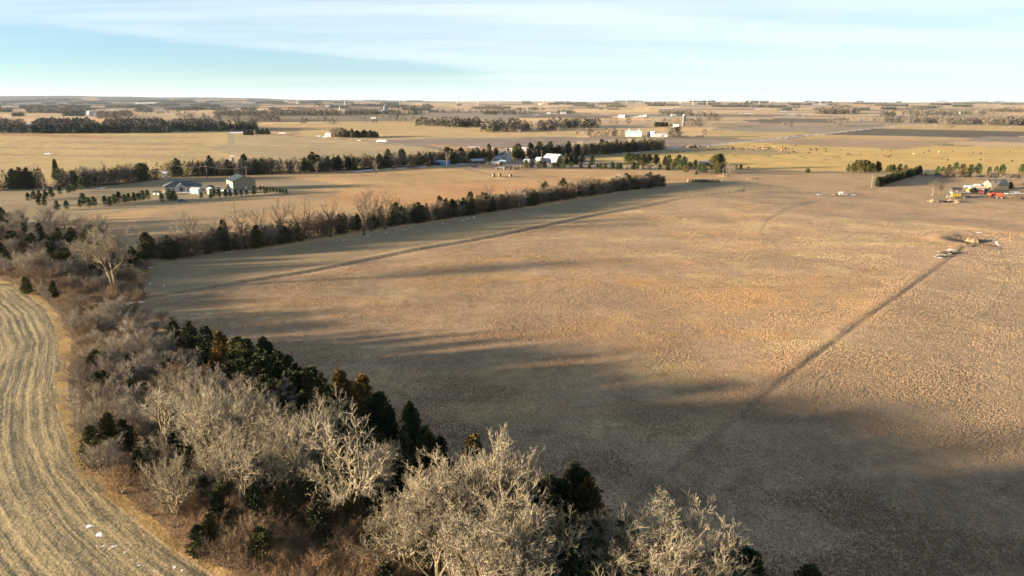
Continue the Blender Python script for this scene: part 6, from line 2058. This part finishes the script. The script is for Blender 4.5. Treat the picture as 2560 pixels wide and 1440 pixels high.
def cow(px, py, mat):
    x, y = G(px, py)
    o = bpy.data.objects.new('cow', COWS[CR.random() < 0.6])
    COL.objects.link(o)
    o.location = (x, y, tz(x, y) - 0.02)
    o.rotation_euler = (0, 0, CR.uniform(0, 6.28))
    s = CR.uniform(0.95, 1.15)
    o.scale = (s, s, s)
    o.material_slots[0].link = 'OBJECT'
    o.material_slots[0].material = MATS[mat]
    col_, word = {'cow_black': ('black', 'black cattle of the herd'), 'cow_brown': ('brown', 'brown cattle of the herd'), 'cow_tan': ('tan', 'tan cattle of the herd')}[mat]
    tag(o, '%s beef cow out on the golden pasture' % col_, 'cow', word)


spots = []
for k in range(26):
    spots.append((1708 + CR.random() * 46, 366 + CR.random() * 5))
for k in range(52):
    spots.append((1765 + CR.random() * 220, 369 + CR.random() * 9))
for p in ((2022, 373), (2040, 374), (2048, 374), (2060, 373), (2066, 374), (2027, 376), (2042, 377), (2065, 381), (2023, 384), (2100, 376), (2120, 387), (2127, 389), (2175, 388), (2205, 379), (2212, 385), (2225, 379), (2211, 393), (2221, 394), (2226, 391),
          (2284, 387), (2310, 383), (2322, 380), (2334, 381), (2346, 382), (2336, 392), (2354, 399), (2380, 380), (2418, 386), (2432, 383), (2452, 385), (2369, 402), (2451, 401), (2524, 381), (2530, 405), (1871, 421), (1965, 379), (1984, 382), (1972, 384), (1990, 384), (1948, 382)):
    spots.append(p)
for (px, py) in spots:
    u = CR.random()
    cow(px, py, 'cow_black' if u < 0.55 else 'cow_brown' if u < 0.85 else 'cow_tan')

# ------------------------------------------------------------------ grass of the meadow
def meadow_grass():
    g = bpy.data.objects['ground'].data
    rr = np.random.default_rng(4)
    N_ = 800000
    # more tufts where they are close
    r = 52 * (330 / 52) ** (rr.random(N_) ** 0.75)
    a = np.radians(rr.uniform(-44, 44, N_))
    x, y = r * np.sin(a), r * np.cos(a)
    meadow = inpoly(x, y, fl([(330, 760), (400, 742), (740, 690), (1000, 640), (1250, 595), (1500, 541), (1850, 485), (2190, 473), (2560, 525), (3600, 565), (3600, 1900), (1900, 1500), (1600, 1400), (1300, 1270), (1040, 1140), (930, 1080), (760, 1000), (640, 940), (430, 835)]))
    patch = fbm(x / 11, y / 8, 87, 3)
    keep = meadow & (rr.random(N_) < 0.75 + 0.25 * sst(patch, 0.4, 0.6))
    d2, s2, a2 = seg_dist(x, y, DITCH)
    keep &= (d2 > 0.6) | (rr.random(N_) < 0.6)
    x, y = x[keep], y[keep]
    z = terrain(x, y)
    n = len(x)
    base = np.tile(np.array((0.38, 0.264, 0.165)), (n, 1))
    def mx(w, c):
        base[:] = base * (1 - w[:, None]) + np.array(c) * w[:, None]
    mx(0.7 * sst(fbm(x / 28, y / 22, 41, 4), 0.40, 0.62), (0.30, 0.22, 0.15))
    mx(0.3 * sst(fbm(x / 22 + 5, y / 12, 81, 3), 0.55, 0.7), (0.42, 0.26, 0.11))
    mx(0.5 * sst(fbm(x / 14 + 9, y / 9, 83, 3), 0.58, 0.72), (0.46, 0.36, 0.20))
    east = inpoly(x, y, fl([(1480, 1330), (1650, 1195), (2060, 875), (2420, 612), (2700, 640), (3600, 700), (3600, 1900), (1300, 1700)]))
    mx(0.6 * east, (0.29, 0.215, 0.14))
    px, py = flat(1900, 740)
    mx(0.6 * np.exp(-(((x - px) / 26) ** 2 + ((y - py) / 15) ** 2)), (0.45, 0.28, 0.12))
    base *= (0.9 + 0.2 * rr.random(n))[:, None] * np.where(d2[keep] < 0.8, 0.72, 1.0)[:, None]  # tufts in the ditch tinted darker, its shade put into their colour
    me = bpy.data.meshes.new('meadow_grass')
    me.vertices.add(n)
    me.vertices.foreach_set('co', np.stack([x, y, z - 0.02], -1).astype(np.float32).ravel())
    ca = me.attributes.new('tint', 'FLOAT_COLOR', 'POINT')
    rgba = np.ones((n, 4), np.float32)
    rgba[:, :3] = base
    ca.data.foreach_set('color', rgba.ravel())
    sc_ = me.attributes.new('size', 'FLOAT', 'POINT')
    sc_.data.foreach_set('value', (rr.uniform(0.28, 0.58, n) * (0.8 + 0.35 * sst(patch[keep], 0.4, 0.65))).astype(np.float32))
    an = me.attributes.new('turn', 'FLOAT', 'POINT')
    an.data.foreach_set('value', rr.uniform(0, 6.28, n).astype(np.float32))
    # material
    m, nt, b = newmat('grass_tuft')
    at = nt.nodes.new('ShaderNodeAttribute')
    at.attribute_type = 'INSTANCER'
    at.attribute_name = 'tint'
    nt.links.new(at.outputs['Color'], b.inputs['Base Color'])
    b.inputs['Roughness'].default_value = 0.9
    b.inputs['Specular IOR Level'].default_value = 0.1
    # one tuft of blades
    R_ = random.Random(8)
    mb = MB()
    for k in range(9):
        a_ = R_.uniform(0, 6.28)
        q = R_.uniform(0, 0.16)
        p = Vector((q * math.cos(a_), q * math.sin(a_), 0))
        lean = Vector((R_.uniform(-.45, .45), R_.uniform(-.45, .45), 1)).normalized()
        h = R_.uniform(0.22, 0.48)
        w = Vector((-lean.y + R_.uniform(-1, 1), lean.x + R_.uniform(-1, 1), 0)).normalized() * 0.035
        mb.add([p - w, p + w, p + lean * h], [(0, 1, 2)])
    tuft_me = mesh_from(mb, 'grass_tuft', 'grass_tuft')
    o = bpy.data.objects.new('meadow_grass', me)
    COL.objects.link(o)
    tag(o, 'dry tan grass tufts covering the open meadow', 'grass', None, 'stuff')
    ng = bpy.data.node_groups.new('tufts', 'GeometryNodeTree')
    ng.interface.new_socket('Geometry', in_out='INPUT', socket_type='NodeSocketGeometry')
    ng.interface.new_socket('Geometry', in_out='OUTPUT', socket_type='NodeSocketGeometry')
    n_in, n_out = ng.nodes.new('NodeGroupInput'), ng.nodes.new('NodeGroupOutput')
    # the tuft itself is stored as a hidden-free mesh made inside the group from its own object
    src = bpy.data.objects.new('tuft_source', tuft_me)
    oi = ng.nodes.new('GeometryNodeObjectInfo')
    oi.inputs['Object'].default_value = src
    oi.inputs['As Instance'].default_value = True
    m2p = ng.nodes.new('GeometryNodeMeshToPoints')
    iop = ng.nodes.new('GeometryNodeInstanceOnPoints')
    def named(nm):
        q = ng.nodes.new('GeometryNodeInputNamedAttribute')
        q.data_type = 'FLOAT'
        q.inputs['Name'].default_value = nm
        return q.outputs['Attribute']
    cx = ng.nodes.new('ShaderNodeCombineXYZ')
    L = ng.links
    L.new(named('turn'), cx.inputs['Z'])
    L.new(n_in.outputs[0], m2p.inputs['Mesh'])
    L.new(m2p.outputs[0], iop.inputs['Points'])
    L.new(oi.outputs['Geometry'], iop.inputs['Instance'])
    L.new(cx.outputs[0], iop.inputs['Rotation'])
    L.new(named('size'), iop.inputs['Scale'])
    L.new(iop.outputs[0], n_out.inputs[0])
    md = o.modifiers.new('tufts', 'NODES')
    md.node_group = ng
    print('tufts', n)


meadow_grass()

# ------------------------------------------------------------------ the air
hz = MB().box(-20600, 20600, -20600, 20600, -70, 165).obj('haze', None)
hz['kind'] = 'stuff'
hz['label'] = 'thin pale winter haze over the whole plain'
hz['category'] = 'haze'
hm = bpy.data.materials.new('haze_air')
hm.use_nodes = True
hn = hm.node_tree
hn.nodes.remove(hn.nodes['Principled BSDF'])
pv = hn.nodes.new('ShaderNodeVolumePrincipled')
pv.inputs['Color'].default_value = (0.60, 0.76, 1.0, 1)
pv.inputs['Density'].default_value = 1.3e-5
pv.inputs['Anisotropy'].default_value = 0.2
hn.links.new(pv.outputs[0], hn.nodes['Material Output'].inputs['Volume'])
hz.data.materials.append(hm)
